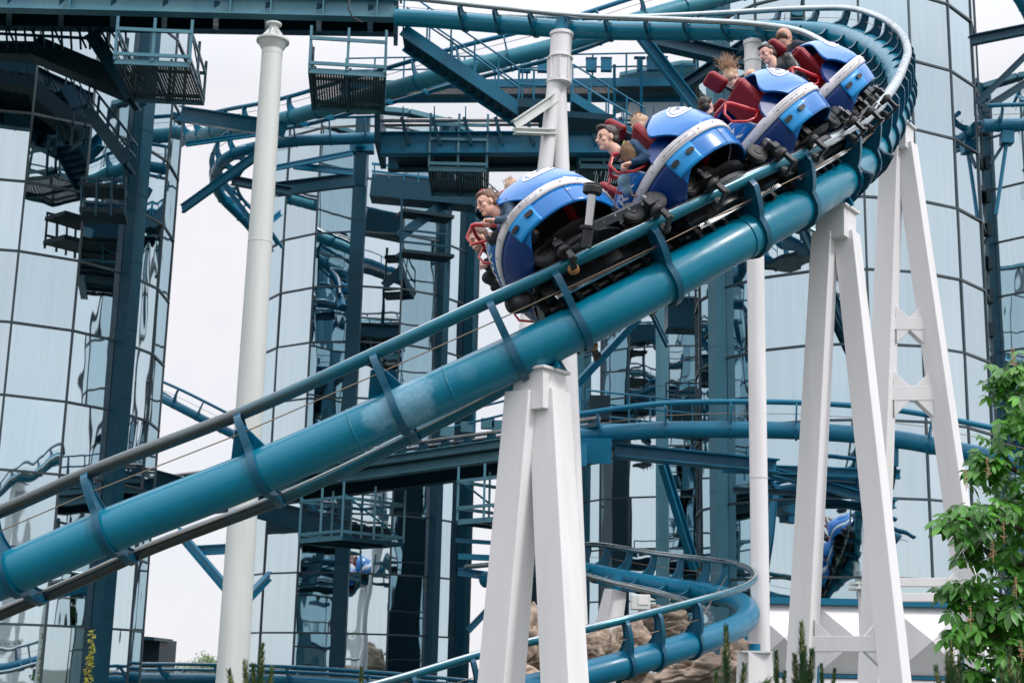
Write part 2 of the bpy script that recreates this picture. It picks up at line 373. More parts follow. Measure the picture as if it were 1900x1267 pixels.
# ---------------- mirrored towers ----------------
def tower(name, label, cx, Y, Rpx, pyref, sp_px, nseg, off, ytop, cols=(), colw=.36, stuff_cap=96, colm='teal_dark', capm=None):
    C = W(cx, 640, Y); Rm = Rpx / F * Y
    z0 = W(cx, pyref, Y - Rm).z; dz = sp_px / F * (Y - Rm)
    ztop = W(cx, ytop, Y - Rm).z
    root = thing(name, label, 'tower', (C.x, C.y, 0), 'mirrored glass towers')
    look = math.atan2(-C.x, -C.y)          # direction from the tower to the camera
    def node(i):
        a = R(off + 360 / nseg * i)        # 0 = facing the camera, + = to the right in the picture
        # right in the picture = rotate towards +x
        ang = math.atan2(CAM.y - C.y, CAM.x - C.x) + a
        return Vector((C.x + Rm * math.cos(ang), C.y + Rm * math.sin(ang), 0)), a
    zs = []
    z = z0 - math.ceil(z0 / dz) * dz
    while z < ztop - .2 * dz: zs.append(z); z += dz
    zs.append(ztop)
    zs = [max(q, 0) for q in zs]
    panes = []
    back = MB()
    for i in range(nseg):
        (p, a), (q, a2) = node(i), node(i + 1)
        am = math.degrees((a + a2) / 2); am = (am + 180) % 360 - 180
        n = ((p + q) / 2 - Vector((C.x, C.y, 0))).normalized(); t = (q - p).normalized()
        for j in range(len(zs) - 1):
            za, zb = zs[j], zs[j + 1]
            if zb - za < .1: continue
            a3, b3 = p + t * .02, q - t * .02
            j1, j2 = rnd.uniform(-.006, .006), rnd.uniform(-.008, .008)
            vs = [a3 + n * j1 + Vector((0, 0, za + .02)), b3 - n * j1 + Vector((0, 0, za + .02)), b3 - n * (j1 - j2) + Vector((0, 0, zb - .02)), a3 + n * (j1 + j2) + Vector((0, 0, zb - .02))]
            vis = abs(am) < 95
            if vis:
                c = sum(vs, Vector()) / 4; sx, sy = PX(c)
                if not (-150 < sx < 2050 and -150 < sy < 1400): vis = False
            if vis: panes.append((abs(am), vs))
            else: back.add(vs, [(0, 1, 2, 3)])
    panes.sort(key=lambda x: x[0])
    for k, (_, vs) in enumerate(panes):
        if k < stuff_cap:
            m = MB(); m.add(vs, [(0, 1, 2, 3)])
            m.build('glass_pane', M['glass'], root)
        else: back.add(vs, [(0, 1, 2, 3)])
    o = back.build('glass_panes_around_the_back', M['glass'], root); o['kind'] = 'stuff'
    # mullions
    for i in range(nseg):
        p, a = node(i); am = (math.degrees(a) + 180) % 360 - 180
        if abs(am) > 100: continue
        n = (p - Vector((C.x, C.y, 0))).normalized()
        m = MB()
        big = any(abs(am - c) < 8 for c in cols)
        t = Vector((-n.y, n.x, 0))
        w = (colw if isinstance(colw, float) else colw[min(range(len(cols)), key=lambda q: abs(cols[q] - am))]) if big else .055
        d = .32 if big else .05
        hh = ztop + (.15 if big else 0)
        c = p + n * (d / 2 - .02) + Vector((0, 0, hh / 2))
        m.boxa(c, t * w / 2, n * d / 2, (0, 0, hh / 2))
        if big:
            for zz in zs[1:-1]:
                m.boxa(p + n * (d / 2 - .015) + Vector((0, 0, zz + .3)), t * (w / 2 + .004), n * (d / 2 + .004), (0, 0, .012))
        m.build('steel_column' if big else 'mullion', M[colm] if big else M['seal'], root)
    for z in zs[1:]:
        m = MB()
        for i in range(nseg):
            (p, a), (q, a2) = node(i), node(i + 1)
            n = ((p + q) / 2 - Vector((C.x, C.y, 0))).normalized()
            m.beam(p + n * .012 + Vector((0, 0, z)), q + n * .012 + Vector((0, 0, z)), .05, .055)
        m.build('transom_ring', M['seal'], root)
    m = MB()
    ring = [node(i)[0] for i in range(nseg)]
    m.add([v + Vector((0, 0, ztop - .05)) for v in ring], [tuple(range(nseg))])
    for i in range(nseg):
        p, q = ring[i], ring[(i + 1) % nseg]; n = ((p + q) / 2 - Vector((C.x, C.y, 0))).normalized()
        m.beam(p + n * .06 + Vector((0, 0, ztop + .08)), q + n * .06 + Vector((0, 0, ztop + .08)), .24, .16)
    m.build('roof', M['teal_grey'], root)
    return root, C, Rm
tower('glass_tower', 'large mirrored tower filling the left edge, one dark column beside its rising edge', 5, 38, 300, 592, 142, 18, 2, -260, cols=(42,), colw=.40)
tower('glass_tower', 'mirrored tower behind the white pole, its dark roof rim under the hanging cages', 684, 49, 206, 531, 109, 16, -7.5, 207, cols=(-7.5, 37.5, 60), colw=(.44, .26, .30), colm='teal_dark')
tower('glass_tower', 'mirrored tower behind the white trestle legs right of the train', 1560, 38, 275, 636, 147, 18, -10, -260, cols=(-50,), colw=.34, colm='teal_grey')
tower('glass_tower', 'narrow mirrored tower seen under the train between white trestle and dark columns', 1255, 55, 198, 826, 96, 20, -7, 278, cols=(-61, -7), colw=.42, colm='teal_grey')
tower('glass_tower', 'mirrored tower cut by the right picture edge behind the chestnut tree', 1990, 47, 225, 425, 112, 18, -36, 130, cols=(-36,), colw=.42, colm='teal_dark')

# ---------------- tracks ----------------
def catmull(keys, n=24):
    P = [keys[0]] + list(keys) + [keys[-1]]
    P[0] = [2 * a - b for a, b in zip(keys[0], keys[1])]; P[-1] = [2 * a - b for a, b in zip(keys[-1], keys[-2])]
    res = []
    for i in range(1, len(P) - 2):
        p0, p1, p2, p3 = P[i - 1], P[i], P[i + 1], P[i + 2]
        d = [max(math.dist(a[:3], b[:3]), 1e-3) ** .5 for a, b in ((p0, p1), (p1, p2), (p2, p3))]
        t0, t1 = 0, d[0]; t2 = t1 + d[1]; t3 = t2 + d[2]
        for k in range(n):
            t = t1 + (t2 - t1) * k / n
            def l(a, b, ta, tb): return [x * (tb - t) / (tb - ta) + y * (t - ta) / (tb - ta) for x, y in zip(a, b)]
            A1, A2, A3 = l(p0, p1, t0, t1), l(p1, p2, t1, t2), l(p2, p3, t2, t3)
            B1, B2 = l(A1, A2, t0, t2), l(A2, A3, t1, t3)
            res.append(l(B1, B2, t1, t2))
    res.append(list(keys[-1]))
    return res
class Track:
    def __init__(s, keys, g=.9, h=.25, rt=.195, rr=.06, ds=.12):
        kk = [list(W(k[0], k[1], k[2])) + [k[3]] for k in keys]
        pts = catmull(kk)
        S = [0]
        for a, b in zip(pts[:-1], pts[1:]): S.append(S[-1] + math.dist(a[:3], b[:3]))
        s.len = S[-1]; n = int(s.len / ds); s.ds = s.len / n
        s.P = []; s.bk = []; j = 0
        for i in range(n + 1):
            t = min(i * s.ds, s.len - 1e-6)
            while S[j + 1] < t: j += 1
            f = (t - S[j]) / max(S[j + 1] - S[j], 1e-9)
            q = [a + (b - a) * f for a, b in zip(pts[j], pts[j + 1])]
            s.P.append(Vector(q[:3])); s.bk.append(q[3])
        for _ in range(6):      # soften
            s.P = [s.P[0]] + [(s.P[i - 1] + 2 * s.P[i] + s.P[i + 1]) / 4 for i in range(1, n)] + [s.P[-1]]
        s.n = n; s.g, s.h, s.rt, s.rr = g, h, rt, rr
        s.fr = []
        for i in range(n + 1):
            T = (s.P[min(i + 1, n)] - s.P[max(i - 1, 0)]).normalized()
            B0 = T.cross(Vector((0, 0, 1))).normalized(); N0 = B0.cross(T)
            b = R(s.bk[i]); B = B0 * math.cos(b) + N0 * math.sin(b); Nn = N0 * math.cos(b) - B0 * math.sin(b)
            s.fr.append((T, B, Nn))
    def at(s, d):
        x = min(max(d / s.ds, 0), s.n - 1e-6); i = int(x); f = x - i
        p = s.P[i].lerp(s.P[i + 1], f)
        T, B, Nn = [a.lerp(b, f).normalized() for a, b in zip(s.fr[i], s.fr[i + 1])]
        return p, T, B, Nn
    def near_px(s, px, lo=0, hi=None):
        best = None
        for i in range(int(lo / s.ds), min(s.n + 1, int((hi or s.len) / s.ds))):
            d = abs(PX(s.P[i])[0] - px)
            if best is None or d < best[0]: best = (d, i)
            if d > 400 and best[0] < 3: break
        return best[1] * s.ds
    def off(s, b, n, step=1, lo=0, hi=None):
        hi = s.n if hi is None else hi
        idx = list(range(lo, hi, step)) + [hi]
        return [s.P[i] + s.fr[i][1] * b + s.fr[i][2] * n for i in idx], [(s.fr[i][1], s.fr[i][2]) for i in idx]
def tie_outline(tr, far=False):
    g2, h, rt, rr = tr.g / 2, tr.h, tr.rt, tr.rr
    ro = rt * 1.17; k = 5 if not far else 3
    right = []
    right += [(0, rt * .9)]
    right += bez((rt * .55, rt * .95), (g2 * .62, h * .45), (g2 - rr * 1.1, h + rr * .2), k)
    right += [(g2 + rr * .5, h - rr * .4)]
    right += bez((g2 + rr * .3, h - rr * 1.5), (g2 * .72, -.02 + h * .1), (ro * 1.03, -rt * .15), k)
    for a in (20, 40, 62, 90) if not far else (35, 90):
        right.append((ro * math.cos(R(a)), -ro * math.sin(R(a))))
    left = [(-x, y) for x, y in right[1:-1]][::-1]
    return right + left
def track(name, label, tr, ties, railfn=None, group='roller coaster tracks', railm='rail_back', tubem='teal', tiem='teal', far=False, seg=16, cable=True, box=True, step=1, rail_rng=None):
    root = thing(name, label, 'roller coaster track', tuple(tr.P[tr.n // 2].xy) + (0,), group)
    pts, frs = tr.off(0, 0, step)
    m = MB(); m.tube(pts, tr.rt, seg, frames=frs); m.build('spine_tube', M[tubem], root)
    for sgn in (1, -1):
        pts, frs = tr.off(sgn * tr.g / 2, tr.h + .03, step)
        m = MB(); m.tube(pts, tr.rr, 12 if not far else 8, frames=frs, matfn=lambda i, a, q=(.06 if far else -.01): 1 if (q < a < .5 - q or (not far and (a > .93 or a < .58))) else 0)
        if railfn: m.m = [railfn(*x) for x in [(i, k / 12) for i in range(len(pts) - 1) for k in range(12)]] + m.m[-2:]
        m.build('running_rail', [M['rail_paint'] if not far else M['teal'], M[railm], M['rail_worn']], root)
    if cable:
        for sgn in (1, -1):
            for bb, nn in ((.34, .13),):
                i0 = [int(t / tr.ds) for t in ties]
                pts = [tr.P[i] + tr.fr[i][1] * sgn * bb * tr.g / .9 + tr.fr[i][2] * nn for i in sorted(set([0] + i0 + [tr.n]))]
                m = MB(); m.tube(pts, .006 if not far else .008, 5); m.build('cable', M['wire'], root)
    ol = tie_outline(tr, far)
    for t in ties:
        p, T, B, Nn = tr.at(t)
        m = MB()
        m.prism([p + B * x + Nn * y for x, y in ol], T * .035)
        if not far:     # flange ring round the tube and arm stiffeners
            hw = .032
            def rib(pts, closed=False):
                if closed: pts = pts + pts[:1]
                for s0_, s1_ in ((-1, 1),):
                    q = [p + B * x + Nn * y for x, y in pts]
                    nrm = []
                    for i in range(len(q)):
                        d_ = (q[(i + 1) % len(q)] if i + 1 < len(q) else q[i]) - (q[i - 1] if i else q[0]); nrm.append(d_.normalized().cross(T) * .007)
                    m.grid([[a_ + n_ - T * hw for a_, n_ in zip(q, nrm)], [a_ + n_ + T * hw for a_, n_ in zip(q, nrm)]])
                    m.grid([[a_ - n_ - T * hw for a_, n_ in zip(q, nrm)], [a_ - n_ + T * hw for a_, n_ in zip(q, nrm)]][::-1])
                    for e in (-1, 1): m.grid([[a_ + n_ + T * hw * e for a_, n_ in zip(q, nrm)], [a_ - n_ + T * hw * e for a_, n_ in zip(q, nrm)]], smooth=False)
            rib([q_ for q_ in ol])
        m.build('cross_tie', M[tiem], root)
    return root
def every(tr, sp, a=0, b=None):
    b = b or tr.len; n = max(1, round((b - a) / sp)); return [a + (b - a) * (i + .5) / n for i in range(n)]

# main track: climbs from the lower left past the train, turns round at the right and runs back along the top
T1 = Track([(-330, 1225, 12.9, 53), (-100, 1112, 12.8, 53), (60, 1046, 12.7, 52), (200, 985, 12.6, 51), (490, 872, 12.5, 52), (740, 762, 12.35, 46), (1000, 642, 12.2, 38), (1170, 556, 12.25, 34), (1340, 462, 12.6, 33), (1480, 385, 13.2, 34),
            (1575, 322, 14.2, 36), (1630, 258, 15.9, 40), (1660, 205, 18, 44), (1672, 160, 20.3, 46), (1655, 118, 22.6, 47), (1610, 84, 24.6, 46), (1540, 62, 26.2, 44), (1440, 57, 27.2, 40), (1300, 58, 28, 32), (1100, 57, 28.8, 22),
            (930, 46, 29.6, 12), (800, 36, 30.2, 5), (735, 33, 30.4, 2)], ds=.1)
hero_x = [-180, 15, 208, 484, 735, 948, 1076, 1228, 1385, 1478, 1560]
ht = [T1.near_px(x, 0, 17) for x in hero_x]
s_end = T1.near_px(1560, 0, 17)
s_all = T1.len
ht += [s_end + .85 + i * .86 for i in range(int((s_all - s_end - 1.6) / .86))]
i_worn, i_pol = int(T1.near_px(430, 0, 17) / T1.ds), int(T1.near_px(1500, 0, 17) / T1.ds)
main_track = track('coaster_track', 'big blue coaster track carrying the train, curling back along the top of the picture', T1, ht, railfn=lambda i, a: (1 if (i > i_pol or a < .52 or a > .97) else 0), railm='rail_back', tubem='spine', tiem='tie', seg=40)
# sleeves and flanged joint on the main tube
for px, ln in ((1395, .14), (840, .0), (490, .0), (660, 0)):
    m = MB()
    s0 = T1.near_px(px, 0, 17)
    p, T, B, Nn = T1.at(s0)
    if ln: m.tube([p - T * ln, p + T * ln], T1.rt * 1.045, 32)
    else: m.tube([p + (B * math.cos(a) + Nn * math.sin(a)) * T1.rt for a in [2 * math.pi * k / 32 for k in range(32)]], .007, 6, closed=True)
    m.build('joint_sleeve' if ln else 'weld_bead', M['spine'], main_track)
for sg in (1, -1):      # gusset fins behind the arms on the lower run
    for px in (484, 735):
        s0 = T1.near_px(px, 0, 17) - .22
        p, T, B, Nn = T1.at(s0)
        m = MB(); m.prism([p + Nn * .15 + B * sg * .12, p + Nn * .15 + B * sg * .12 + T * .34, p + B * sg * .36 + Nn * .2 + T * .24, p + B * sg * .36 + Nn * .2 + T * .14], (T.cross(B)).normalized() * .02)
        m.build('gusset_plate', M['teal'], main_track)
for i, px in enumerate((1560, 1600)):   # bolted splice plates at the bend
    s0 = T1.near_px(px, 0, 17.5)
    p, T, B, Nn = T1.at(s0 + .06)
    m = MB()
    for k in (0, 1):
        q = p + T * (.05 * k)
        ol = [(-.27, .14), (-.21, .02), (-.21, -.1), (-.26, -.2), (-.1, -.25), (.1, -.25), (.26, -.2), (.21, -.1), (.21, .02), (.27, .14), (.16, .22), (-.16, .22)]
        m.prism([q + B * x + Nn * y for x, y in ol], T * .022)
    for x, y in ((-.23, .13), (.23, .13), (-.22, -.19), (.22, -.19), (0, -.22)):
        m.cyl(p + B * x + Nn * y - T * .04, p + B * x + Nn * y + T * .09, .02, seg=8)
    m.build('splice_flange', M['teal_dark'], main_track)

T2 = Track([(270, 268, 46, 20), (345, 258, 42, 25), (420, 240, 39, 30), (525, 222, 36.5, 36), (640, 190, 34.5, 38), (740, 163, 33.3, 38), (860, 128, 32.6, 38), (990, 97, 32.3, 38), (1080, 72, 32.2, 38), (1180, 38, 32.4, 38), (1300, 4, 33, 38), (1430, -30, 34, 38)], rt=.2, ds=.25)
track('coaster_track', 'pale teal track sloping down behind the stairs towards the left tower', T2, every(T2, 1.15), far=True, tubem='teal_pale', railm='rail_steel')
T3 = Track([(712, 256, 37, -8), (620, 259, 37, -10), (540, 262, 37, -18), (480, 272, 37, -28), (436, 284, 37.4, -36), (408, 306, 38.4, -42), (398, 336, 39.8, -44), (412, 368, 41, -42), (440, 394, 41.6, -38), (470, 424, 42, -34), (500, 470, 42.4, -30)], rt=.155, g=1.0, h=.35, rr=.05, ds=.2)
track('coaster_track', 'small curling blue track between the left tower and tall white pole', T3, every(T3, .95), far=True, railm='rail_steel')
T4 = Track([(1060, 812, 31.9, 4), (1110, 806, 31.7, 8), (1160, 801, 31.6, 14), (1240, 797, 31.5, 24), (1390, 797, 31.3, 34), (1500, 800, 31.1, 36), (1650, 812, 30.5, 36), (1760, 832, 30, 36), (1900, 864, 29.4, 36), (2050, 905, 29, 36)], rt=.185, g=1.0, h=.33, ds=.25)
track('coaster_track', 'level blue track curving behind the white trestle legs on the right', T4, every(T4, 1.35), far=True, railm='teal')
T5 = Track([(560, 1392, 20.5, 34), (760, 1340, 20.8, 34), (920, 1292, 21, 36), (1080, 1253, 21.3, 38), (1200, 1220, 21.8, 40), (1310, 1186, 22.8, 42), (1372, 1160, 24.4, 44), (1388, 1132, 26.6, 46), (1350, 1108, 28.8, 46), (1280, 1094, 30.3, 44), (1200, 1082, 31.2, 40), (1140, 1070, 32, 36), (1080, 1058, 33, 30), (1000, 1060, 34.5, 20), (900, 1075, 36, 10)], g=1.1, h=.34, ds=.14)
track('coaster_track', 'hairpin of polished blue track curling over the brown rocks', T5, [T5.near_px(x, 0, 13) for x in (780, 900, 1010, 1158, 1212, 1284)] + [t for t in [T5.near_px(1330, 0, 14) + .8 * i for i in range(24)] if t < T5.len - .3], railm='rail_back', tiem='tie', seg=28)
T6 = Track([(120, 1256, 50, 8), (265, 1257, 45, 8), (400, 1259, 43, 8), (560, 1264, 42, 8), (720, 1275, 42, 8), (900, 1292, 42, 8)], rt=.16, g=1, h=.3, rr=.05, ds=.4)
track('coaster_track', 'low distant track running level along the bottom left', T6, every(T6, 2.2), far=True)
T7 = Track([(230, 705, 54, 30), (300, 738, 52, 30), (400, 790, 52, 30), (480, 828, 52, 30), (570, 868, 53, 30)], rt=.16, g=1, h=.34, rr=.055, ds=.4)
track('coaster_track', 'thin distant track dropping from the left tower edge behind the main rail', T7, every(T7, 1.0), far=True)
T8 = Track([(1824, 234, 36, 5), (1900, 231, 36, 5), (2050, 236, 36, 5)], rt=.17, g=1, h=.3, ds=.3)
track('coaster_track', 'short straight track stub on a slim post at the right edge', T8, every(T8, .8), far=True)
T9 = Track([(1830, -90, 40, -30), (1862, -40, 40, -35), (1900, 10, 40.4, -40), (1925, 70, 41, -40), (1932, 140, 42, -38), (1905, 215, 43, -30)], rt=.16, g=1.0, h=.34, rr=.05, ds=.3)
track('coaster_track', 'curved track entering at the top right corner with pale rails', T9, every(T9, .9), far=True, railm='rail_steel')

# ---------------- white supports ----------------
def extend(p, q, z=0):
    return p + (q - p) * ((p.z - z) / (p.z - q.z))
def trestle(label, Y, head, capw, legs, lw, rot=.8, braces=(), split=None, m0='white', Yl=None):
    (hx0, hy0), (hx1, hy1) = head      # top centre and bottom centre of the head block
    a, b = W(hx0, hy0, Y), W(hx1, hy1, Y)
    root = thing('track_support', label, 'track support', (a.x, a.y, 0), 'white track supports')
    up = Vector((math.cos(rot), math.sin(rot), 0))
    s = capw / 2718 * Y
    m = MB(); m.beam(a, b, s / 1.414, s / 1.414, up=up); m.build('head', M[m0], root, bevel=.006)
    m = MB(); m.beam(a + Vector((0, 0, .012)), a + Vector((0, 0, -.014)), s / 1.414 + .06, s / 1.414 + .06, up=up); m.build('cap_plate', M[m0], root, bevel=.004)
    lines = []
    for (x0, y0, x1, y1, dY) in legs:
        p, q = W(x0, y0, Y), W(x1, y1, Y + dY)
        e = extend(p, q)
        m = MB(); m.beam(p, e, lw, lw, up=up, w2=lw * 1.12, h2=lw * 1.12); m.build('leg', M[m0], root, bevel=.008)
        lines.append((p, e))
        f = MB(); f.box((e.x, e.y, .03), .8, .8, .06); f.build('foot_plate', M['white_old'], root)
    for (i, j, py, th) in braces:
        def atpy(l):
            p, e = l; lo, hi = 0, 1
            for _ in range(40):
                t = (lo + hi) / 2
                if PX(p.lerp(e, t))[1] < py: lo = t
                else: hi = t
            return p.lerp(e, lo)
        A, B = atpy(lines[i]), atpy(lines[j])
        d = (B - A).normalized(); k = th * 1.1
        m = MB(); m.beam(A, B, lw * .62, th)
        for P0, dd in ((A, d), (B, -d)):
            for sg in (1, -1):
                c = P0 + dd * lw * .5
                m.prism([c + Vector((0, 0, sg * th * .5)), c + dd * k * 1.0 + Vector((0, 0, sg * th * .5)), c + Vector((0, 0, sg * (th * .5 + k * 1.0)))], Vector((0, .03 + lw * .45, 0)))
        m.build('cross_brace', M[m0], root, bevel=.004)
    return root
trestle('large white trestle in the middle carrying the track just behind the first car', 12.3, ((1001, 690), (1001, 765)), 101, ((976, 730, 930, 1267, 0), (1019, 730, 1048, 1267, -.3)), .262, rot=.9)
trestle('white trestle right of the train with a low cross brace between its legs', 14.0, ((1551, 392), (1551, 448)), 84, ((1531, 435, 1486, 1267, 0), (1571, 435, 1662, 1267, -.4)), .205, rot=.95, braces=((0, 1, 1194, .14),))
trestle('tall white trestle furthest right with two octagonal brace openings', 17.5, ((1668, 236), (1668, 282)), 62, ((1655, 270, 1618, 1267, 0), (1680, 270, 1822, 1267, 0)), .235, rot=.95, braces=((0, 1, 603, .15), (0, 1, 731, .18), (0, 1, 1080, .10), (0, 1, 1108, .10)))
# brackets between tubes and caps
for px, py, Y, q in ((1012, 690, 12.3, (1012, 640)), (1554, 392, 14.0, (1556, 345)), (1668, 236, 17.5, (1660, 215))):
    a, b = W(px, py, Y), W(q[0], q[1], Y + .05)
    m = MB(); m.cyl(a, b, .11, .11, seg=12)
    for an in (0, 1.57, 3.14, 4.71):
        dr = Vector((math.cos(an + .5), math.sin(an + .5), 0))
        m.prism([a, a + dr * .24, b + dr * .06, b], dr.cross(Vector((0, 0, 1))) * .02)
    m.build('saddle_bracket', M['teal'], main_track)
def pole(label, px0, py0, px1, py1, Y, r0, r1, cap=True, m0='white', name='support_pole'):
    a, q = W(px0, py0, Y), W(px1, py1, Y); e = extend(a, q)
    root = thing(name, label, 'support pole', (a.x, a.y, 0), 'round white support poles')
    n = 14
    m = MB(); m.tube([a.lerp(e, i / n) for i in range(n + 1)], [r0 + (r1 - r0) * i / n for i in range(n + 1)], 28)
    m.build('shaft', M[m0], root)
    for t in (.3, .62):
        c = a.lerp(e, t); rr_ = r0 + (r1 - r0) * t
        m = MB(); m.cyl(c + Vector((0, 0, .012)), c - Vector((0, 0, .012)), rr_ + .006, seg=28)
        m.build('weld_seam', M['white_old'], root)
    if cap:
        m = MB(); m.cyl(a + Vector((0, 0, .03)), a - Vector((0, 0, .05)), r0 * 1.13, seg=28)
        m.build('cap_flange', M[m0], root)
    return root, a, e
# tall pole left with flared head
p6, a, e = pole('tall thick white pole standing left of centre under the big beam', 506, 84, 430, 1267, 30, .225, .33, cap=False, m0='white_old')
m = MB(); m.lathe(a + Vector((0, 0, -.25)), (0, 0, 1), [(.23, 0), (.23, .12), (.33, .30), (.36, .31), (.36, .36), (.12, .48), (.1, .5), (.1, .72), (.17, .72), (.17, .76), (.05, .76)], 28)
for k in range(8):
    an = k * math.pi / 4; dr = Vector((math.cos(an), math.sin(an), 0))
    m.prism([a + Vector((0, 0, .1)) + dr * .1, a + Vector((0, 0, .1)) + dr * .32, a + dr * .1 + Vector((0, 0, .4))], dr.cross(Vector((0, 0, 1))) * .02)
m.build('flared_head', M['white_old'], p6)
p4, a, e = pole('slim white pole rising behind the last car of the train', 1396, 80, 1413, 1267, 27.4, .165, .17)
m = MB(); m.cyl(a - Vector((0, 0, .35)), a - Vector((0, 0, .42)), .18, seg=24); m.build('collar', M['white'], p4)
m = MB(); m.cyl(a, W(1395, 60, 27.8), .12, seg=14); m.build('neck', M['teal'], p4)
# forked pole
a = W(1042, 64, 28.6); b = W(1037, 152, 28.6)
p5 = thing('support_pole', 'forked white pole behind the first car, splitting in two below a double collar', 'support pole', (a.x, a.y, 0), 'round white support poles')
m = MB(); m.cyl(a, b, .225, seg=28); m.build('shaft', M['white'], p5)
for q, r in (((1006, 420), .18), ((1046, 420), .19)):
    m = MB(); e = extend(b, W(q[0], q[1], 28.6)); m.cyl(b + Vector((.0 if q[0] > 1020 else -.08, -.04 if q[0] < 1020 else .1, .1)), e, .15, r + .03, seg=24); m.build('leg', M['white'], p5)
for t in (.5, 1.02):
    c = a.lerp(b, t); m = MB(); m.cyl(c, c - Vector((0, 0, .03)), .27, seg=28); m.build('collar', M['white'], p5)
m = MB()
for k in range(8):
    an = k * math.pi / 4; dr = Vector((math.cos(an), math.sin(an), 0)); c = a.lerp(b, .76)
    m.boxa(c + dr * .235, dr * .03, dr.cross(Vector((0, 0, 1))) * .01, (0, 0, .23))
m.cyl(a.lerp(b, .52), a.lerp(b, 1.0), .232, seg=28)
m.build('collar_ribs', M['white'], p5)
m = MB(); m.cyl(a + Vector((0, 0, .02)), a - Vector((0, 0, .05)), .25, seg=28); m.build('cap_flange', M['white'], p5)
m = MB(); m.cyl(a, a + Vector((0, 0, .3)), .13, seg=16); m.build('neck', M['teal'], p5)
# cut-off white channel arms on its left
for i, (q0, q1, nm) in enumerate((((1030, 182, 28.5), (955, 232, 28.0), 0), ((1030, 246, 28.5), (955, 243, 28.0), 1))):
    m = MB(); m.ibeam(W(*q0), W(*q1), .16, .2 - .08 * i, t=.025); m.build('outrigger_arm', M['white_old'], p5)
# small post under the hairpin, white box base and the sensor box
a, b = W(1142, 1095, 31.2), W(1122, 1200, 31.2)
p7 = thing('track_support', 'short white tapering post under the back of the hairpin track', 'track support', (a.x, a.y, 0), 'white track supports')
m = MB(); m.beam(a, extend(a, b), .36, .36, w2=.95, h2=.6, up=(1, .4, 0)); m.build('tapered_post', M['white'], p7, bevel=.01)
m = MB(); m.cyl(a, a + Vector((0, 0, .35)), .13, seg=12); m.build('neck', M['teal'], p7)
c = W(1400, 1210, 24.5)
p8 = thing('track_support', 'squat white box support at the right end of the hairpin', 'track support', (c.x, c.y, 0), 'white track supports')
m = MB(); m.beam(c, Vector((c.x, c.y, 0)), .42, .42, w2=.62, h2=.62, up=(1, .3, 0)); m.build('tapered_post', M['white'], p8, bevel=.01)
m = MB(); m.box(c + Vector((0, 0, .01)), .5, .5, .03); m.build('cap_plate', M['white'], p8)
m = MB(); m.cyl(c, c + Vector((0, 0, .14)), .10, seg=12); m.build('neck', M['teal'], p8)
c = W(1618, 1092, 18.6)
p9 = thing('track_support', 'white square column with a flanged joint beside the furthest trestle', 'track support', (c.x, c.y, 0), 'white track supports')
m = MB(); m.beam(c, Vector((c.x, c.y, 0)), .25, .25, up=(1, .5, 0)); m.build('column', M['white'], p9, bevel=.006)
m = MB(); m.box(c + Vector((-.05, 0, 0)), .42, .4, .03); m.box(c + Vector((-.05, 0, .06)), .4, .38, .03)
for k in range(5): m.box(c + Vector((-.2 + .09 * k, -.17, .03)), .03, .03, .1)
m.build('bolted_flange', M['white_old'], p9)
# ---------------- steelwork: decks, cages, stairs, braces ----------------
def steel(label, segs, name='steel_beam', cat='steel beam', m='teal', group=None, part=None):
    """segs: (kind, p, q, w, h) joined members of one welded frame; each is a part when there are several"""
    pts = [s[1] for s in segs]; c = W(*pts[0])
    root = thing(name, label, cat, (c.x, c.y, 0), group)
    for sg in segs:
        kind, p, q, w, h = sg[:5]; mm = sg[5] if len(sg) > 5 else m; nm = sg[6] if len(sg) > 6 else (part or 'member')
        b = MB(); P, Q = W(*p), W(*q)
        if kind == 'i': b.ibeam(P, Q, w, h, t=.022)
        elif kind == 't': b.tube([P, Q], w, 10)
        else: b.beam(P, Q, w, h)
        b.build(nm, M[mm], root)
    return root
def cage(label, pL, pR, Y0, Y1, depth, H, rails=(1, .5), posts=3, floor='grate', yaw=0, hang=0.3, m='teal_grey'):
    A, B = W(pL[0], pL[1], Y0), W(pR[0], pR[1], Y1); B.z = A.z
    root = thing('maintenance_cage', label, 'maintenance platform', (A.x, A.y, A.z), 'steel maintenance cages hung under the beams')
    d = (B - A).normalized(); k = Vector((-d.y, d.x, 0)) * depth
    fl = MB(); wd = (B - A).length
    vs = [(0, 0, 0), (wd, 0, 0), (wd, depth, 0), (0, depth, 0)]
    fl.add(vs, [(0, 1, 2, 3)])
    o = fl.build('floor_plate', M[floor]); o.parent = root; o.rotation_euler = (0, 0, math.atan2(d.y, d.x))
    z = Vector((0, 0, 1))
    for t in (0, .5, 1):
        f = MB(); f.beam(A.lerp(B, t) - z * .05, A.lerp(B, t) + k - z * .05, .05, .09); f.build('floor_bearer', M['teal_dark'], root)
    for e_ in (A, A + k):
        f = MB(); f.beam(e_ - z * .03, e_ + (B - A) - z * .03, .04, .12); f.build('floor_edge', M[m], root)
    def post(c, top=H + hang):
        p = MB(); p.beam(c, c + z * top, .055, .055); p.build('post', M[m], root)
    for i in range(posts): post(A.lerp(B, i / (posts - 1)) - k.normalized() * .03)
    for i in range(posts): post(A.lerp(B, i / (posts - 1)) + k * 1.0, H + hang)
    for side in (0, 1): post((A, B)[side] + k * .5)
    for h in rails:
        hh = z * (H * h)
        for p, q, nm in ((A, B, 'rail'), (A + k, B + k, 'rail'), (A, A + k, 'rail'), (B, B + k, 'rail')):
            e = k.normalized() * (-.06 if p == A and q == B else 0)
            r = MB(); r.beam(p + hh + e, q + hh + e, .045, .075); r.build(nm, M[m], root)
    for s_ in (A, B):      # slanting tie bars on the open sides
        r = MB(); r.beam(s_ + z * H, s_ + k + z * .05, .03, .04); r.build('tie_bar', M['teal'], root)
    return root
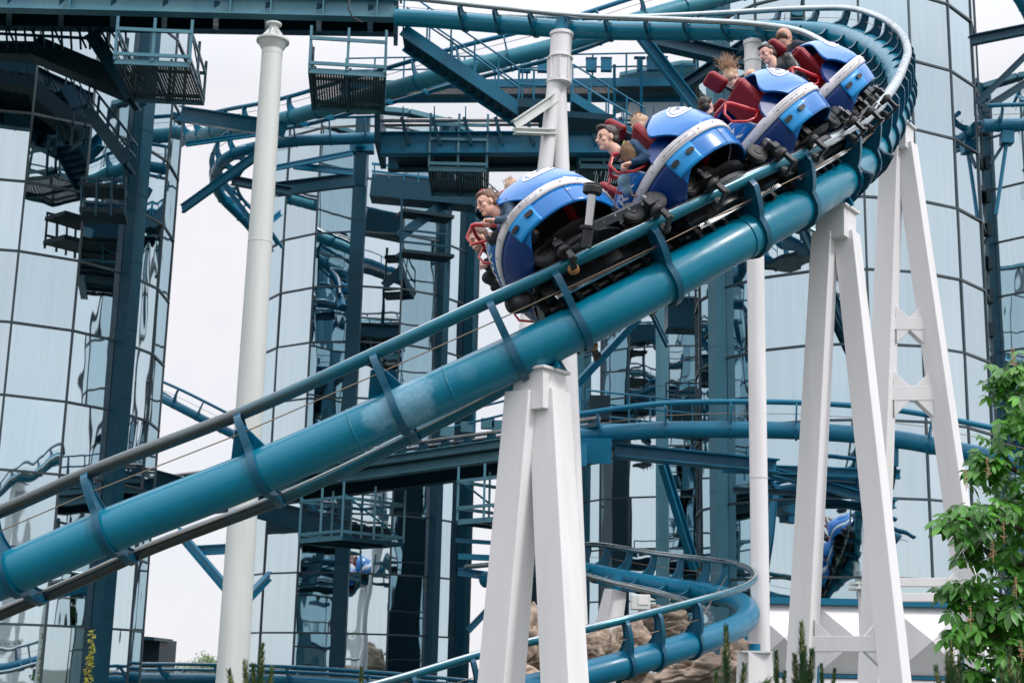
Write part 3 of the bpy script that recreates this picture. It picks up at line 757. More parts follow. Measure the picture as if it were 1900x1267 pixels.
def railing(label, pts, h=1.0, n=6, m='teal', rails=(1, .55, .12), root=None, r=.024):
    """handrail along world points"""
    if root is None: root = thing('handrail', label, 'handrail', tuple(pts[0]))
    z = Vector((0, 0, 1))
    for a, b in zip(pts[:-1], pts[1:]):
        for hh in rails:
            q = MB(); q.tube([a + z * h * hh, b + z * h * hh], r, 8); q.build('rail', M[m], root)
        for i in range(n + 1):
            c = a.lerp(b, i / n); q = MB(); q.tube([c, c + z * h], r, 8); q.build('post', M[m], root)
    return root

# big deck across the top left
root = steel('deep grey-blue double girder deck crossing the top left corner', [
    ('i', (-900, -20, 30), (735, 20, 30.4), .30, .46, 'teal_grey', 'front_girder'),
    ('i', (-900, 22, 32.4), (735, 48, 32.7), .30, .46, 'teal_dark', 'rear_girder'),
    ('b', (735, 16, 30.4), (735, 62, 32.9), .10, .62, 'teal_dark', 'end_plate')], 'girder_deck', 'girder deck')
A, B, C_, D_ = W(-900, -36, 30), W(735, 2, 30.4), W(735, 30, 32.7), W(-900, 8, 32.4)
b = MB(); b.add([A, B, C_, D_], [(0, 1, 2, 3)]); b.build('deck_plate', M['navy'], root, solid=.03)
for i in range(17):
    t = (i + .5) / 17
    b = MB(); b.beam(W(-900, -14, 30).lerp(W(735, 24, 30.4), t), W(-900, 24, 32.4).lerp(W(735, 50, 32.7), t), .12, .34); b.build('cross_beam', M['teal_dark'], root)
for px in (-40, 130, 428, 503, 600, 700):
    b = MB(); y = 20 - 40 * (735 - px) / 1635
    p = W(px, y, 29.93 + .4 * (px + 900) / 1635); b.box(p, .025, .12, .44); b.build('web_stiffener', M['teal_grey'], root)
for k in range(2):       # equipment on the deck: two running rails and the clutter between them
    b = MB(); b.tube([W(350, -20 + 8 * k, 30.6 + k), W(740, -4 + 6 * k, 30.8 + k)], .05, 8); b.build('running_rail', M['rail_steel'], root)
for px in range(500, 740, 26):
    b = MB(); p = W(px, 0, 31); b.box(p, .1, .5, .14); b.box(p + Vector((.12, 0, .05)), .05, .2, .2); b.build('brake_unit', M['black_metal'], root)
b = MB(); b.tube([W(650, -6, 29.7), W(646, 16, 29.6), W(655, 34, 29.7), W(672, 42, 29.8)], .018, 6); b.build('hose', M['black'], root)

cage('hanging cage nearest the left tower, under the long top girder', (213, 112), (352, 116), 30.0, 30.1, 2.2, .72, rails=(1, .18))
cage('hanging cage with daylight through its floor, right of the tall white pole', (574, 129), (714, 136), 30.2, 30.35, 2.2, .72, rails=(1, .18))
cage('hanging cage with three rails below the middle girder, above the jacketed woman', (796, 311), (903, 312), 34.0, 34.0, 1.9, 1.1, rails=(1, .66, .08))
cage('cage hanging under the lower girder behind the main tube', (557, 1001), (636, 988), 37.6, 36.4, 2.0, 1.05, rails=(.92, .12), floor='navy')
cage('small cage hanging beside the big white trestle', (850, 966), (950, 951), 33.8, 32.6, 2.0, .95, rails=(.95, .3), floor='navy')
cage('partly hidden cage behind the head of the man in the second car', (1076, 306), (1165, 306), 34.2, 34.2, 1.8, .6, rails=(1, .2))

# middle girder with its rails
steel('long blue girder with rails behind the man in the second car', [
    ('i', (706, 268, 34), (1330, 266, 34), .3, .56, 'teal', 'front_girder'),
    ('i', (720, 300, 36), (1330, 296, 36), .3, .5, 'teal_dark', 'rear_girder'),
    ('b', (735, 286, 35), (1325, 280, 35), 1.9, .04, 'navy', 'deck_plate'),
    ('t', (700, 224, 34.1), (1330, 222, 34.1), .05, 0, 'rail_steel', 'running_rail'),
    ('t', (700, 232, 35.2), (1330, 230, 35.2), .05, 0, 'rail_steel', 'running_rail'),
    ('b', (706, 216, 34.6), (706, 290, 34.6), .14, 1.9, 'teal_dark', 'end_plate'),
    ] + [('b', (x, 218, 33.9), (x + 14, 268, 33.9), .05, .08, 'teal_dark', 'bracket') for x in range(745, 1330, 58)]
    + [('b', (x, 198, 33.9), (x, 245, 33.9), .03, .03, 'teal', 'hanger_rod') for x in range(748, 1330, 58)], 'girder_deck', 'girder deck')
# upper walkway with grating underside and control boxes
P, Q = W(640, 158, 37.2), W(1292, 152, 33.2)
w = thing('walkway', 'high walkway with grey-blue boxes on its railing behind the forked pole', 'walkway', (P.x, P.y, P.z))
b = MB(); b.beam(P, Q, .06, .22); b.build('edge_girder', M['teal'], w)
kk = Vector((0, 1.0, 0))
b = MB(); b.beam(P + kk, Q + kk, .06, .22); b.build('edge_girder', M['teal'], w)
d = (Q - P).length
b = MB(); b.add([(0, 0, 0), (d, 0, 0), (d, 1.0, 0), (0, 1.0, 0)], [(0, 1, 2, 3)]); o = b.build('grating', M['grate']); o.parent = w; o.location = (0, 0, -.08)
o.rotation_euler = (Q - P).to_track_quat('X', 'Z').to_euler()
railing('', [P + kk * .02, Q + kk * .02], h=.78, n=11, root=w, rails=(1, .55))
for px in (975, 1007, 1097, 1125, 1187, 1210, 1228):
    t = (px - 640) / 652; c = P.lerp(Q, t) + Vector((0, -.06, .44))
    c = W(px, PX(c)[1], c.y - .05)
    b = MB(); b.box(c, .27 if px not in (1187,) else .14, .14, .34); b.box(c + Vector((0, -.01, .175)), .29, .17, .02); b.build('control_box', M['teal'], w, bevel=.01)
for px in (1140, 1190, 1265):
    b = MB(); a = W(px, 120, 33.3); b.beam(a, W(px, 262, 33.9), .07, .07); b.build('hanger_post', M['teal'], w)

# stairs
def stair(label, p, q, width, nst, drop=.28, post_n=5, m='teal', hr=(.95, .5), back=(0, 1, 0)):
    root = thing('staircase', label, 'staircase', tuple(p), 'blue steel staircases')
    k = Vector(back) * width
    for off_ in (Vector(), k):
        b = MB(); b.beam(p + off_, q + off_, .05, drop); b.build('stringer', M[m], root)
        for h in hr:
            b = MB(); b.tube([p + off_ + Vector((0, 0, h)), q + off_ + Vector((0, 0, h))], .022, 8); b.build('handrail', M[m], root)
        for i in range(post_n + 1):
            c = p.lerp(q, i / post_n) + off_; b = MB(); b.tube([c, c + Vector((0, 0, hr[0]))], .022, 6); b.build('post', M[m], root)
    for i in range(nst):
        c = p.lerp(q, (i + .5) / nst) + k / 2 - Vector((0, 0, .04))
        b = MB(); b.box(c, abs(q.x - p.x) / nst * 1.15, width, .04); b.box(c + Vector((abs(q.x - p.x) / nst * .55, 0, -.07)), .02, width, .13); b.build('tread', M['teal_dark'], root)
    return root
st = stair('long staircase descending right from the end of the top girder', W(748, 56, 30.6), W(968, 206, 30.6), .85, 13)
b = MB(); b.beam(W(962, 204, 30.6), W(1012, 208, 30.6), .9, .2); b.beam(W(1000, 222, 30.9), W(1135, 232, 30.9), .9, .14); b.build('landing', M['teal_dark'], st)
railing('', [W(962, 192, 30.2), W(1045, 196, 30.2)], h=.8, n=3, root=st)
stair('short staircase behind the forked pole leading down to the middle girder', W(1062, 180, 31.5), W(1196, 262, 31.5), .8, 9, drop=.2, post_n=4, hr=(.8, .42))
stair('dim staircase in front of the far tower above the first car', W(884, 376, 43), W(968, 452, 43), .8, 9, drop=.3, post_n=3, m='teal_dark')

# slanting members
brace = 'steel braces between tracks and towers'
def br(label, p, q, w, h, m='teal', i=True):
    c = W(*p); root = MB()
    (root.ibeam if i else root.beam)(c, W(*q), w, h)
    o = root.build('steel_brace', M[m]); tag(o, label, 'steel brace', brace)
br('thick slanting brace from the top track down to the empty third car', (1190, 68, 29.2), (1318, 232, 29.2), .22, .22)
br('heavy dark girder slanting right under the top track beside the slim pole', (1212, 74, 29.8), (1420, 122, 32), .3, .34, 'teal_dark')
br('dark girder rising to the slim white pole behind the cars', (1270, 160, 32), (1420, 60, 31), .22, .26, 'teal_dark')
br('long pale-edged girder joining the left tower to the tall white pole', (335, 212, 35), (530, 242, 33), .26, .38, 'teal')
br('flat strut rising from the left tower edge to the tall white pole', (338, 388, 35), (505, 268, 33), .09, .24, 'teal')
br('thin strut running level under the sloping track at the left', (345, 268, 36), (500, 246, 36), .07, .13)
br('dark beam behind the tall white pole at the curling track', (430, 335, 39), (540, 356, 40), .2, .25, 'teal_dark')
br('slim strut falling right below the curling track', (412, 338, 38), (478, 425, 38), .07, .14)
br('strut fanning left from the column head of the middle tower', (500, 314, 41), (654, 284, 41.5), .1, .16)
br('level blue strut across the top of the middle tower', (545, 308, 41.5), (655, 320, 41.5), .1, .2)
br('broad dark girder across the middle tower', (512, 352, 42), (656, 334, 42.5), .2, .42, 'teal_dark')
br('lower dark strut crossing the upper middle tower', (512, 356, 42), (656, 345, 43), .1, .12, 'teal_dark')
br('steep strut left of the middle tower beside the pole', (478, 428, 40), (520, 395, 41), .1, .18)
br('slanting strut below the main tube left of the tall white pole', (330, 985, 33), (432, 1105, 32), .1, .20)
br('short level girder left of the tall white pole below the main tube', (366, 1021, 33), (420, 1018, 33), .16, .22)
br('strut rising right from the foot of the tall white pole', (440, 1130, 33), (500, 1068, 36), .12, .22)
br('large dark girder running back beneath the lower deck', (250, 880, 42), (640, 985, 39), .3, .58, 'teal_dark')
br('brace rising right toward the wheels under the train', (1040, 746, 38), (1185, 590, 40), .12, .20)
br('brace falling right behind the big white trestle', (1000, 672, 38), (1085, 752, 38), .10, .16)
br('steep brace in front of the narrow tower', (1202, 565, 44), (1238, 640, 46), .10, .2)
br('long steep blue brace under the right curved track', (1230, 858, 33), (1290, 1055, 34), .16, .22)
br('steep dark brace behind the trestle head right of the train', (1482, 410, 33), (1590, 650, 33.4), .14, .2, 'teal_dark')
br('level tapered girder under the right curved track', (1140, 836, 32), (1440, 866, 32.6), .5, .30)
br('dark girder sloping down behind the slim white pole', (1380, 862, 32.8), (1660, 936, 33.3), .3, .2)
br('level girder behind the trestle under the curved track', (1340, 868, 33), (1670, 880, 32.6), .2, .2)
br('thin level dark girder below the curved track', (1360, 908, 33.4), (1620, 922, 33.4), .1, .14, 'teal_dark')
br('long girder entering level at the top right corner', (1800, 76, 35), (1960, 44, 35), .2, .26, 'teal_dark')
br('strut rising right at the edge beside the right tower', (1812, 193, 35), (1925, 82, 35), .1, .16, 'teal_dark')
br('second dark strut rising to the right edge', (1822, 205, 36), (1960, 118, 37), .14, .2, 'teal_dark')
br('thin strut behind the big trestle near the rocks', (868, 1170, 36), (930, 1105, 36), .1, .16)
br('thin level strut left of the big white trestle', (845, 1002, 36), (935, 1008, 36), .08, .1)
br('level dark strut left of the big trestle lower down', (850, 1060, 36), (935, 1072, 36), .16, .2)
br('level pipe-like strut left of the big trestle', (850, 1032, 37), (940, 1036, 37), .2, .14, 'teal', False)
# dark block walkway on the middle tower
steel('dark boxed walkway hung on the middle tower right of its column', [
    ('b', (690, 350, 43.6), (884, 368, 43.6), .8, .72, 'teal_dark', 'box_girder'),
    ('b', (690, 304, 43.2), (884, 326, 43.2), .05, .07, 'teal', 'rail'),
    ('b', (690, 318, 43.2), (884, 340, 43.2), .05, .07, 'teal', 'rail')] +
    [('b', (x, 303 + (x - 690) * .115, 43.2), (x, 330 + (x - 690) * .115, 43.2), .04, .04, 'teal', 'post') for x in range(695, 885, 27)], 'walkway', 'walkway')
# dark lift-hill structure hugging the middle tower (its right flank)
steel('dark stacked service landings on the right flank of the middle tower', [
    ('b', (742, 395 + 0, 42.9), (835, 408 + 0, 43.6), .7, .10, 'navy', 'landing'), ('b', (742, 470, 42.9), (835, 480, 43.6), .7, .1, 'navy', 'landing'),
    ('b', (740, 440, 42.6), (832, 372, 43.6), .06, .3, 'teal_dark', 'stringer'), ('b', (746, 360, 42.6), (742, 520, 42.6), .07, .07, 'teal_dark', 'post'), ('b', (835, 380, 43.4), (832, 500, 43.4), .07, .07, 'teal_dark', 'post'),
    ('b', (742, 425, 42.6), (835, 436, 43.4), .05, .06, 'teal_dark', 'rail'), ('b', (742, 448, 42.6), (835, 458, 43.4), .05, .06, 'teal_dark', 'rail')], 'service_landing', 'service landing')

# dark landings and stairs added in place of reflections in the left tower glass
steel('broad dark service landing sloping down, added in place of a reflection in the left tower', [
    ('b', (-60, 95, 33.0), (70, 100, 33.0), .5, .26, 'navy', 'box_girder'), ('b', (66, 92, 33.0), (245, 168, 33.4), .6, .5, 'navy', 'box_girder'),
    ('b', (-60, 60, 32.6), (170, 72, 32.6), .05, .06, 'teal_dark', 'rail'), ('b', (-60, 78, 32.6), (66, 80, 32.6), .05, .06, 'teal_dark', 'rail')]
    + [('b', (x, 42, 32.6), (x + 3, 92, 32.6), .045, .045, 'teal_dark', 'post') for x in range(-40, 240, 17)]
    + [('b', (x, 50, 32.6), (x + 18, 90, 32.6), .035, .05, 'teal_dark', 'brace') for x in range(-30, 200, 43)], 'service_landing', 'service landing')
st2 = stair('dark staircase falling right, added in place of a reflection in the left tower', W(168, 62, 32.6), W(246, 178, 32.9), .8, 11, drop=.35, post_n=5, m='teal_dark', hr=(.75, .4))
stair('second dark flight of stairs added in place of a reflection beside the left tower column', W(162, 205, 33.4), W(236, 300, 33.6), .8, 9, drop=.3, post_n=4, m='teal_dark', hr=(.7, .36))
steel('dark grated landing added low on the left tower in place of a reflection', [
    ('b', (150, 352, 33.6), (236, 358, 33.8), .9, .10, 'navy', 'landing'), ('b', (150, 398, 33.6), (234, 402, 33.8), .9, .12, 'navy', 'landing'),
    ('b', (152, 330, 33.2), (236, 336, 33.4), .04, .06, 'teal_dark', 'rail'), ('b', (152, 374, 33.2), (236, 380, 33.4), .04, .06, 'teal_dark', 'rail')]
    + [('b', (x, 328, 33.2), (x - 2, 400, 33.2), .045, .045, 'teal_dark', 'post') for x in (152, 180, 208, 234)], 'service_landing', 'service landing')
steel('small open balcony frame added to stand for a mirrored one on the left tower', [
    ('b', (136, 204, 33.5), (162, 196, 33.5), .05, .06, 'teal_dark', 'rail'), ('b', (134, 232, 33.5), (162, 238, 33.5), .05, .06, 'teal_dark', 'rail'), ('b', (132, 276, 33.5), (160, 262, 33.5), .05, .10, 'teal_dark', 'edge'),
    ('b', (137, 200, 33.5), (132, 280, 33.5), .05, .05, 'teal_dark', 'post'), ('b', (160, 196, 33.5), (156, 268, 33.5), .05, .05, 'teal_dark', 'post')], 'reflection_frame', 'reflection')
steel('dark bracket head clamped to the column of the middle tower', [
    ('b', (672, 268, 44.0), (672, 284, 44.0), .75, .4, 'teal', 'bracket_head'), ('b', (672, 284, 44.0), (668, 345, 44.2), .34, .34, 'teal_dark', 'stem'), ('t', (668, 250, 43.5), (668, 270, 43.7), .2, 0, 'teal', 'neck')], 'column_bracket', 'bracket')
# lower girder with the chain track
lower = steel('sloping grey-blue lower girder passing behind the big white trestle', [
    ('i', (300, 925, 44), (950, 832, 33.5), .3, .50, 'teal_grey', 'front_girder'),
    ('i', (950, 832, 33.5), (1112, 812, 31.6), .3, .50, 'teal_grey', 'front_girder'),
    ('i', (300, 950, 46), (1112, 838, 33.6), .3, .50, 'teal_dark', 'rear_girder'),
    ('b', (300, 932, 45), (1112, 822, 32.6), 1.9, .03, 'navy', 'deck_plate'),
    ('t', (300, 885, 44), (1112, 776, 31.7), .05, 0, 'rail_steel', 'running_rail'),
    ('t', (300, 893, 45), (1112, 786, 32.6), .05, 0, 'rail_steel', 'running_rail'),
    ('b', (1096, 836, 31.3), (1096, 836, 33.4), .9, .55, 'teal', 'end_box')], 'girder_deck', 'girder deck')
for i in range(22):
    t = (i + .5) / 22; c = W(300, 890, 44.4).lerp(W(1112, 784, 32.1), t)
    b = MB(); b.beam(c - Vector((0, .55, .15)), c + Vector((0, .55, -.15)), .07, .12); b.box(c + Vector((.15, -.2, -.05)), .22, .16, .16); b.build('tie', M['teal_dark'], lower)
ww = thing('walkway', 'service walkway with boxes beside the lower girder', 'walkway', tuple(W(640, 850, 37)))
Pq = [W(600, 868, 40.5), W(945, 788, 34.8), W(1075, 770, 33)]
railing('', Pq, h=.62, n=6, root=ww, rails=(1, .45), r=.03)
for px, py in ((830, 801), (868, 793), (905, 786), (925, 790)):
    b = MB(); b.box(W(px, py, 36), .34, .2, .26); b.build('control_box', M['teal_grey'], ww, bevel=.01)
wr = thing('walkway', 'light blue railing level behind the right curved track', 'walkway', tuple(W(1060, 790, 36)))
railing('', [W(1088, 782, 37), W(1325, 808, 37)], h=.82, n=6, root=wr, rails=(1, .62, .22), r=.026)
b = MB(); b.beam(W(1088, 790, 37.3), W(1325, 815, 37.3), .7, .05); b.build('deck_plate', M['teal_dark'], wr)
b = MB(); b.box(W(1112, 758, 36.8), .5, .4, .62); b.build('control_cabinet', M['navy'], wr)
b = MB(); b.box(W(1066, 845, 31), .5, .5, .5); b.build('end_bracket', M['teal'], lower)
# dark landings between narrow tower and right tower
for py, lb in ((572, 'upper dark curved landing between the two right towers'), (745, 'lower dark landing with small railing between the two right towers')):
    rt_ = thing('service_landing', lb, 'service landing', tuple(W(1255, py, 44)))
    b = MB(); b.beam(W(1236, py + 14, 43), W(1300, py + 16, 43), 1.0, .9 if py < 600 else .4); b.build('landing', M['teal_dark'], rt_)
    railing('', [W(1236, py - 4, 42.4), W(1300, py - 4, 42.4)], h=.5, n=3, root=rt_, rails=(1, .5), m='teal_dark')
steel('teal bracket box hanging beside the right trestle leg', [('b', (1650, 820, 30.6), (1650, 866, 30.6), .3, .36, 'teal', 'bracket_box'), ('b', (1652, 866, 30.6), (1646, 905, 30.8), .22, .2, 'teal_dark', 'stub')], 'track_bracket', 'track bracket')
# post under the right-hand stub
steel('slim blue post with a bracket head under the right edge track', [
    ('b', (1868, 246, 36), (1868, 268, 36), .3, .3, 'teal', 'bracket_head'), ('t', (1868, 262, 36), (1848, 398, 36), .05, 0, 'teal', 'post'),
    ('b', (1866, 262, 36), (1838, 305, 36), .06, .08, 'teal_dark', 'knee_brace')], 'track_post', 'track post')
# ladders of dark brackets on the right tower's edge
lad = thing('cable_ladder', 'dark stepped cable ladder on the right rim of the right tower', 'cable ladder', tuple(W(1830, 300, 37)))
for py in range(240, 800, 62):
    b = MB(); b.box(W(1829 + (py - 240) * .028, py, 37), .12, .2, .36); b.build('bracket', M['navy'], lad)

# ---------------- white faceted wall on the right ----------------
fc = thing('faceted_wall', 'white wall of raised pyramid panels at the bottom right', 'wall', tuple(W(1600, 1262, 30)))
xs = [1383, 1514, 1652, 1788, 1924, 2060]
zt, zb = W(1600, 1124, 30).z, W(1600, 1250, 30).z
for i in range(5):
    a, b_ = W(xs[i], 1200, 30), W(xs[i + 1], 1200, 30)
    x0, x1, y = a.x + .03, b_.x - .03, 30
    ap = Vector(((x0 + x1) / 2, y - .42, (zt + zb) / 2))
    m = MB(); m.add([(x0, y, zb), (x1, y, zb), (x1, y, zt), (x0, y, zt), ap], [(0, 1, 4), (1, 2, 4), (2, 3, 4), (3, 0, 4)]); m.build('pyramid_panel', M['white'], fc)
    m = MB(); m.add([(x0, y, -.02), (x1, y, -.02), (x1, y, zb - .1), (x0, y, zb - .1), (0 + (x0 + x1) / 2, y - .3, (zb - .1) / 2)], [(0, 1, 4), (1, 2, 4), (2, 3, 4), (3, 0, 4)]); m.build('pyramid_panel', M['white'], fc)
    m = MB(); m.box((a.x, y - .02, zt / 2), .07, .1, zt); m.build('joint_strip', M['teal'], fc)
m = MB(); m.box(((W(1383, 0, 30).x + W(2060, 0, 30).x) / 2 , 30.02, zb - .05), 9.4, .12, .06); m.build('base_rail', M['teal'], fc)
xa, xb = W(1378, 1120, 30).x, W(2060, 1120, 30).x
m = MB(); m.box(((xa + xb) / 2, 30.1, zt + .07), xb - xa, .5, .13); m.build('coping', M['teal'], fc)
m = MB(); m.box(((xa + xb) / 2, 30.25, zt / 2), xb - xa - .02, .3, zt); m.build('backing_wall', M['white_old'], fc)
# dark hut at the bottom left and far shed
c = W(283, 1215, 60)
hut = thing('hut', 'dark flat-roofed hut beside the foot of the left tower', 'hut', (c.x, c.y, 0))
m = MB(); m.box((c.x - .6, c.y, c.z / 2 + .35), 2.4, 3, c.z + .5); m.build('wall', M['navy'], hut)
m = MB(); m.beam(Vector((c.x - 2, c.y - 1.5, c.z + .75)), Vector((c.x + .75, c.y - 1.5, c.z + .58)), 3.2, .12); m.build('roof', M['teal_dark'], hut)
c = W(1232, 205, 62)
bd = thing('far_building', 'grey corner of a distant building above the middle girder', 'building', (c.x, c.y, 0))
m = MB(); m.box((c.x, c.y, c.z / 2), 3.4, 4, c.z); m.build('wall', mat('pale_grey_cladding', (.35, .38, .42), .6), bd)
m = MB(); m.beam(Vector((c.x - 2.3, c.y - 2, c.z - .1)), Vector((c.x + .3, c.y - 2, c.z + .5)), 4.4, .14); m.beam(Vector((c.x + .3, c.y - 2, c.z + .5)), Vector((c.x + 2.2, c.y - 2, c.z + .5)), 4.4, .14); m.build('roof', M['teal_grey'], bd)

# ---------------- rocks ----------------
def rock_mat():
    m = mat('sandstone', (.33, .26, .205), .95, dirt=(.10, .09, .08), dirt_scale=3.0, dirt_amt=1, bump=1.0, bump_scale=14)
    t = m.node_tree; b = t.nodes['Principled BSDF']; src = b.inputs['Base Color'].links[0].from_socket
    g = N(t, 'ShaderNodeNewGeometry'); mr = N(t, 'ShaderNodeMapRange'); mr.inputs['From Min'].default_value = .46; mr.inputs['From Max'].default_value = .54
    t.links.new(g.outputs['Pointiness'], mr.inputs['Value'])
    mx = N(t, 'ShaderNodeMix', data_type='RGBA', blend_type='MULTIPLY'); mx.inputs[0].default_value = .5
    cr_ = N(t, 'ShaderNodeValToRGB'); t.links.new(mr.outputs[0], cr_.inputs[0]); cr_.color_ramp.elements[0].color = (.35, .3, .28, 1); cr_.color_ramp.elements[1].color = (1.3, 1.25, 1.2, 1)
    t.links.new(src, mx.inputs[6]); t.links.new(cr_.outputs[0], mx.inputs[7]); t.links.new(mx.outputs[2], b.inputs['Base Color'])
    return m
M['rock'] = rock_mat()
import bmesh
def rock(px, py, Y, wpx, hpx, label, seed):
    c = W(px, py, Y); k = Y / F
    bm = bmesh.new(); bmesh.ops.create_icosphere(bm, subdivisions=5, radius=1)
    sv = Vector((seed * 3.1, seed * 1.7, seed))
    cell = [Vector((rnd.uniform(-1, 1), rnd.uniform(-1, .6), rnd.uniform(-1, 1))).normalized() for _ in range(26)]
    ds_ = [rnd.uniform(.52, .95) for _ in cell]
    for v in bm.verts:
        p = v.co.copy()
        r = 1.0
        for n_, d_ in zip(cell, ds_):          # planes cut the ball into a blocky boulder
            q = p.dot(n_)
            if q > 1e-3: r = min(r, d_ / q)
        p *= r
        p += v.co * (.15 * noise.noise(p * 2.0 + sv) + .06 * noise.noise(p * 5 + sv) + .02 * noise.noise(p * 12 + sv))
        p += v.co * (-.13 * max(0, 1 - abs(noise.noise(Vector((p.x * 1.2, p.y * 1.2, p.z * 2.6)) + sv * 2)) * 12))
        lay = math.sin((p.z * 9 + p.x * 3.2) + 2.5 * noise.noise(p * 2 + sv))
        p += v.co * (-.09 * max(0, lay) ** 4)
        v.co = Vector((p.x * wpx * k / 2, p.y * wpx * k / 2 * .8, p.z * hpx * k / 2))
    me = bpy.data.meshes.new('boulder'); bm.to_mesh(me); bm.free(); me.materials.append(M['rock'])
    me.polygons.foreach_set('use_smooth', [True] * len(me.polygons))
    o = bpy.data.objects.new('boulder', me); COL.objects.link(o); o.location = c; o.rotation_euler = (rnd.uniform(-.2, .2), rnd.uniform(-.25, .25), rnd.uniform(-.4, .4))
    tag(o, label, 'rock', 'brown boulders below the hairpin track')
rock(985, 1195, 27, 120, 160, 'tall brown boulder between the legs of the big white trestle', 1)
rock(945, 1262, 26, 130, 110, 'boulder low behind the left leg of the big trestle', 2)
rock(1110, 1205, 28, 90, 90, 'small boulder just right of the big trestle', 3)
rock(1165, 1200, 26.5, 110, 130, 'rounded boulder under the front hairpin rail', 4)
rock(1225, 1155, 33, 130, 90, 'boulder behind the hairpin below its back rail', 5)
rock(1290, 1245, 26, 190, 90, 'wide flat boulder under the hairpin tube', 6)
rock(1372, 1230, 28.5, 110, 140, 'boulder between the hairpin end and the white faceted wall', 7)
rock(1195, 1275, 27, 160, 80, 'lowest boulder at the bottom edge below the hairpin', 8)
# sensor box on the rocks
c = W(1188, 1117, 27)
sb_ = thing('sensor_box', 'pale grey sensor box standing on the rocks behind the hairpin', 'sensor_box', tuple(c))
m = MB(); m.box(c, .34, .3, .27); m.build('housing', M['white_old'], sb_, bevel=.015)
m = MB(); m.box(c + Vector((.04, -.155, .02)), .17, .02, .13); m.build('lens', mat('box_lens', (.75, .73, .7), .1), sb_)
m = MB(); m.box(c + Vector((0, 0, -.3)), .07, .07, .4); m.build('stand', M['white_old'], sb_)
# ---------------- the train ----------------
def text_mesh(s, size=1):
    cu = bpy.data.curves.new('t', 'FONT'); cu.body = s; cu.size = size; cu.resolution_u = 3; cu.offset = .012
    ob = bpy.data.objects.new('t', cu); COL.objects.link(ob)
    dg = bpy.context.evaluated_depsgraph_get(); dg.update()
    me = bpy.data.meshes.new_from_object(ob.evaluated_get(dg))
    bm_ = bmesh.new(); bm_.from_mesh(me)
    for _ in range(2): bmesh.ops.subdivide_edges(bm_, edges=[e for e in bm_.edges if e.calc_length() > .12], cuts=1)
    bmesh.ops.triangulate(bm_, faces=bm_.faces)
    v = [w.co.copy() for w in bm_.verts]; f = [[q.index for q in p.verts] for p in bm_.faces]
    bm_.free(); bpy.data.objects.remove(ob); bpy.data.meshes.remove(me); bpy.data.curves.remove(cu)
    return v, f
AF, AR, BW = .60, .62, .84
def plan(th, sc=1.0):
    c, s = math.cos(th), math.sin(th)
    e = .86
    a = -(AF if c > 0 else AR) * math.copysign(abs(c) ** e, c); b = BW * math.copysign(abs(s) ** e, s)
    return a * sc, b * sc
def level(t, th=None):       # hull profile: (scale, n) from the bottom lip to the rim
    k = 1 if th is None else min(1, max(0, (abs(th) - 50) / 22))
    lo_ = (.80, .46), (.90, .54), (.975, .68), (1.0, .78)
    hi_ = (.955, .585), (.97, .64), (.985, .70), (1.0, .78)
    pts = [(a[0] + (b[0] - a[0]) * k, a[1] + (b[1] - a[1]) * k) for a, b in zip(lo_, hi_)]
    x = t * 3; i = min(int(x), 2); f = x - i
    return pts[i][0] + (pts[i + 1][0] - pts[i][0]) * f, pts[i][1] + (pts[i + 1][1] - pts[i][1]) * f
DEG = math.pi / 180
YAW = -14 * DEG
pods = []
s1 = T1.near_px(1122, 0, 17)
PITCHM = 1.43
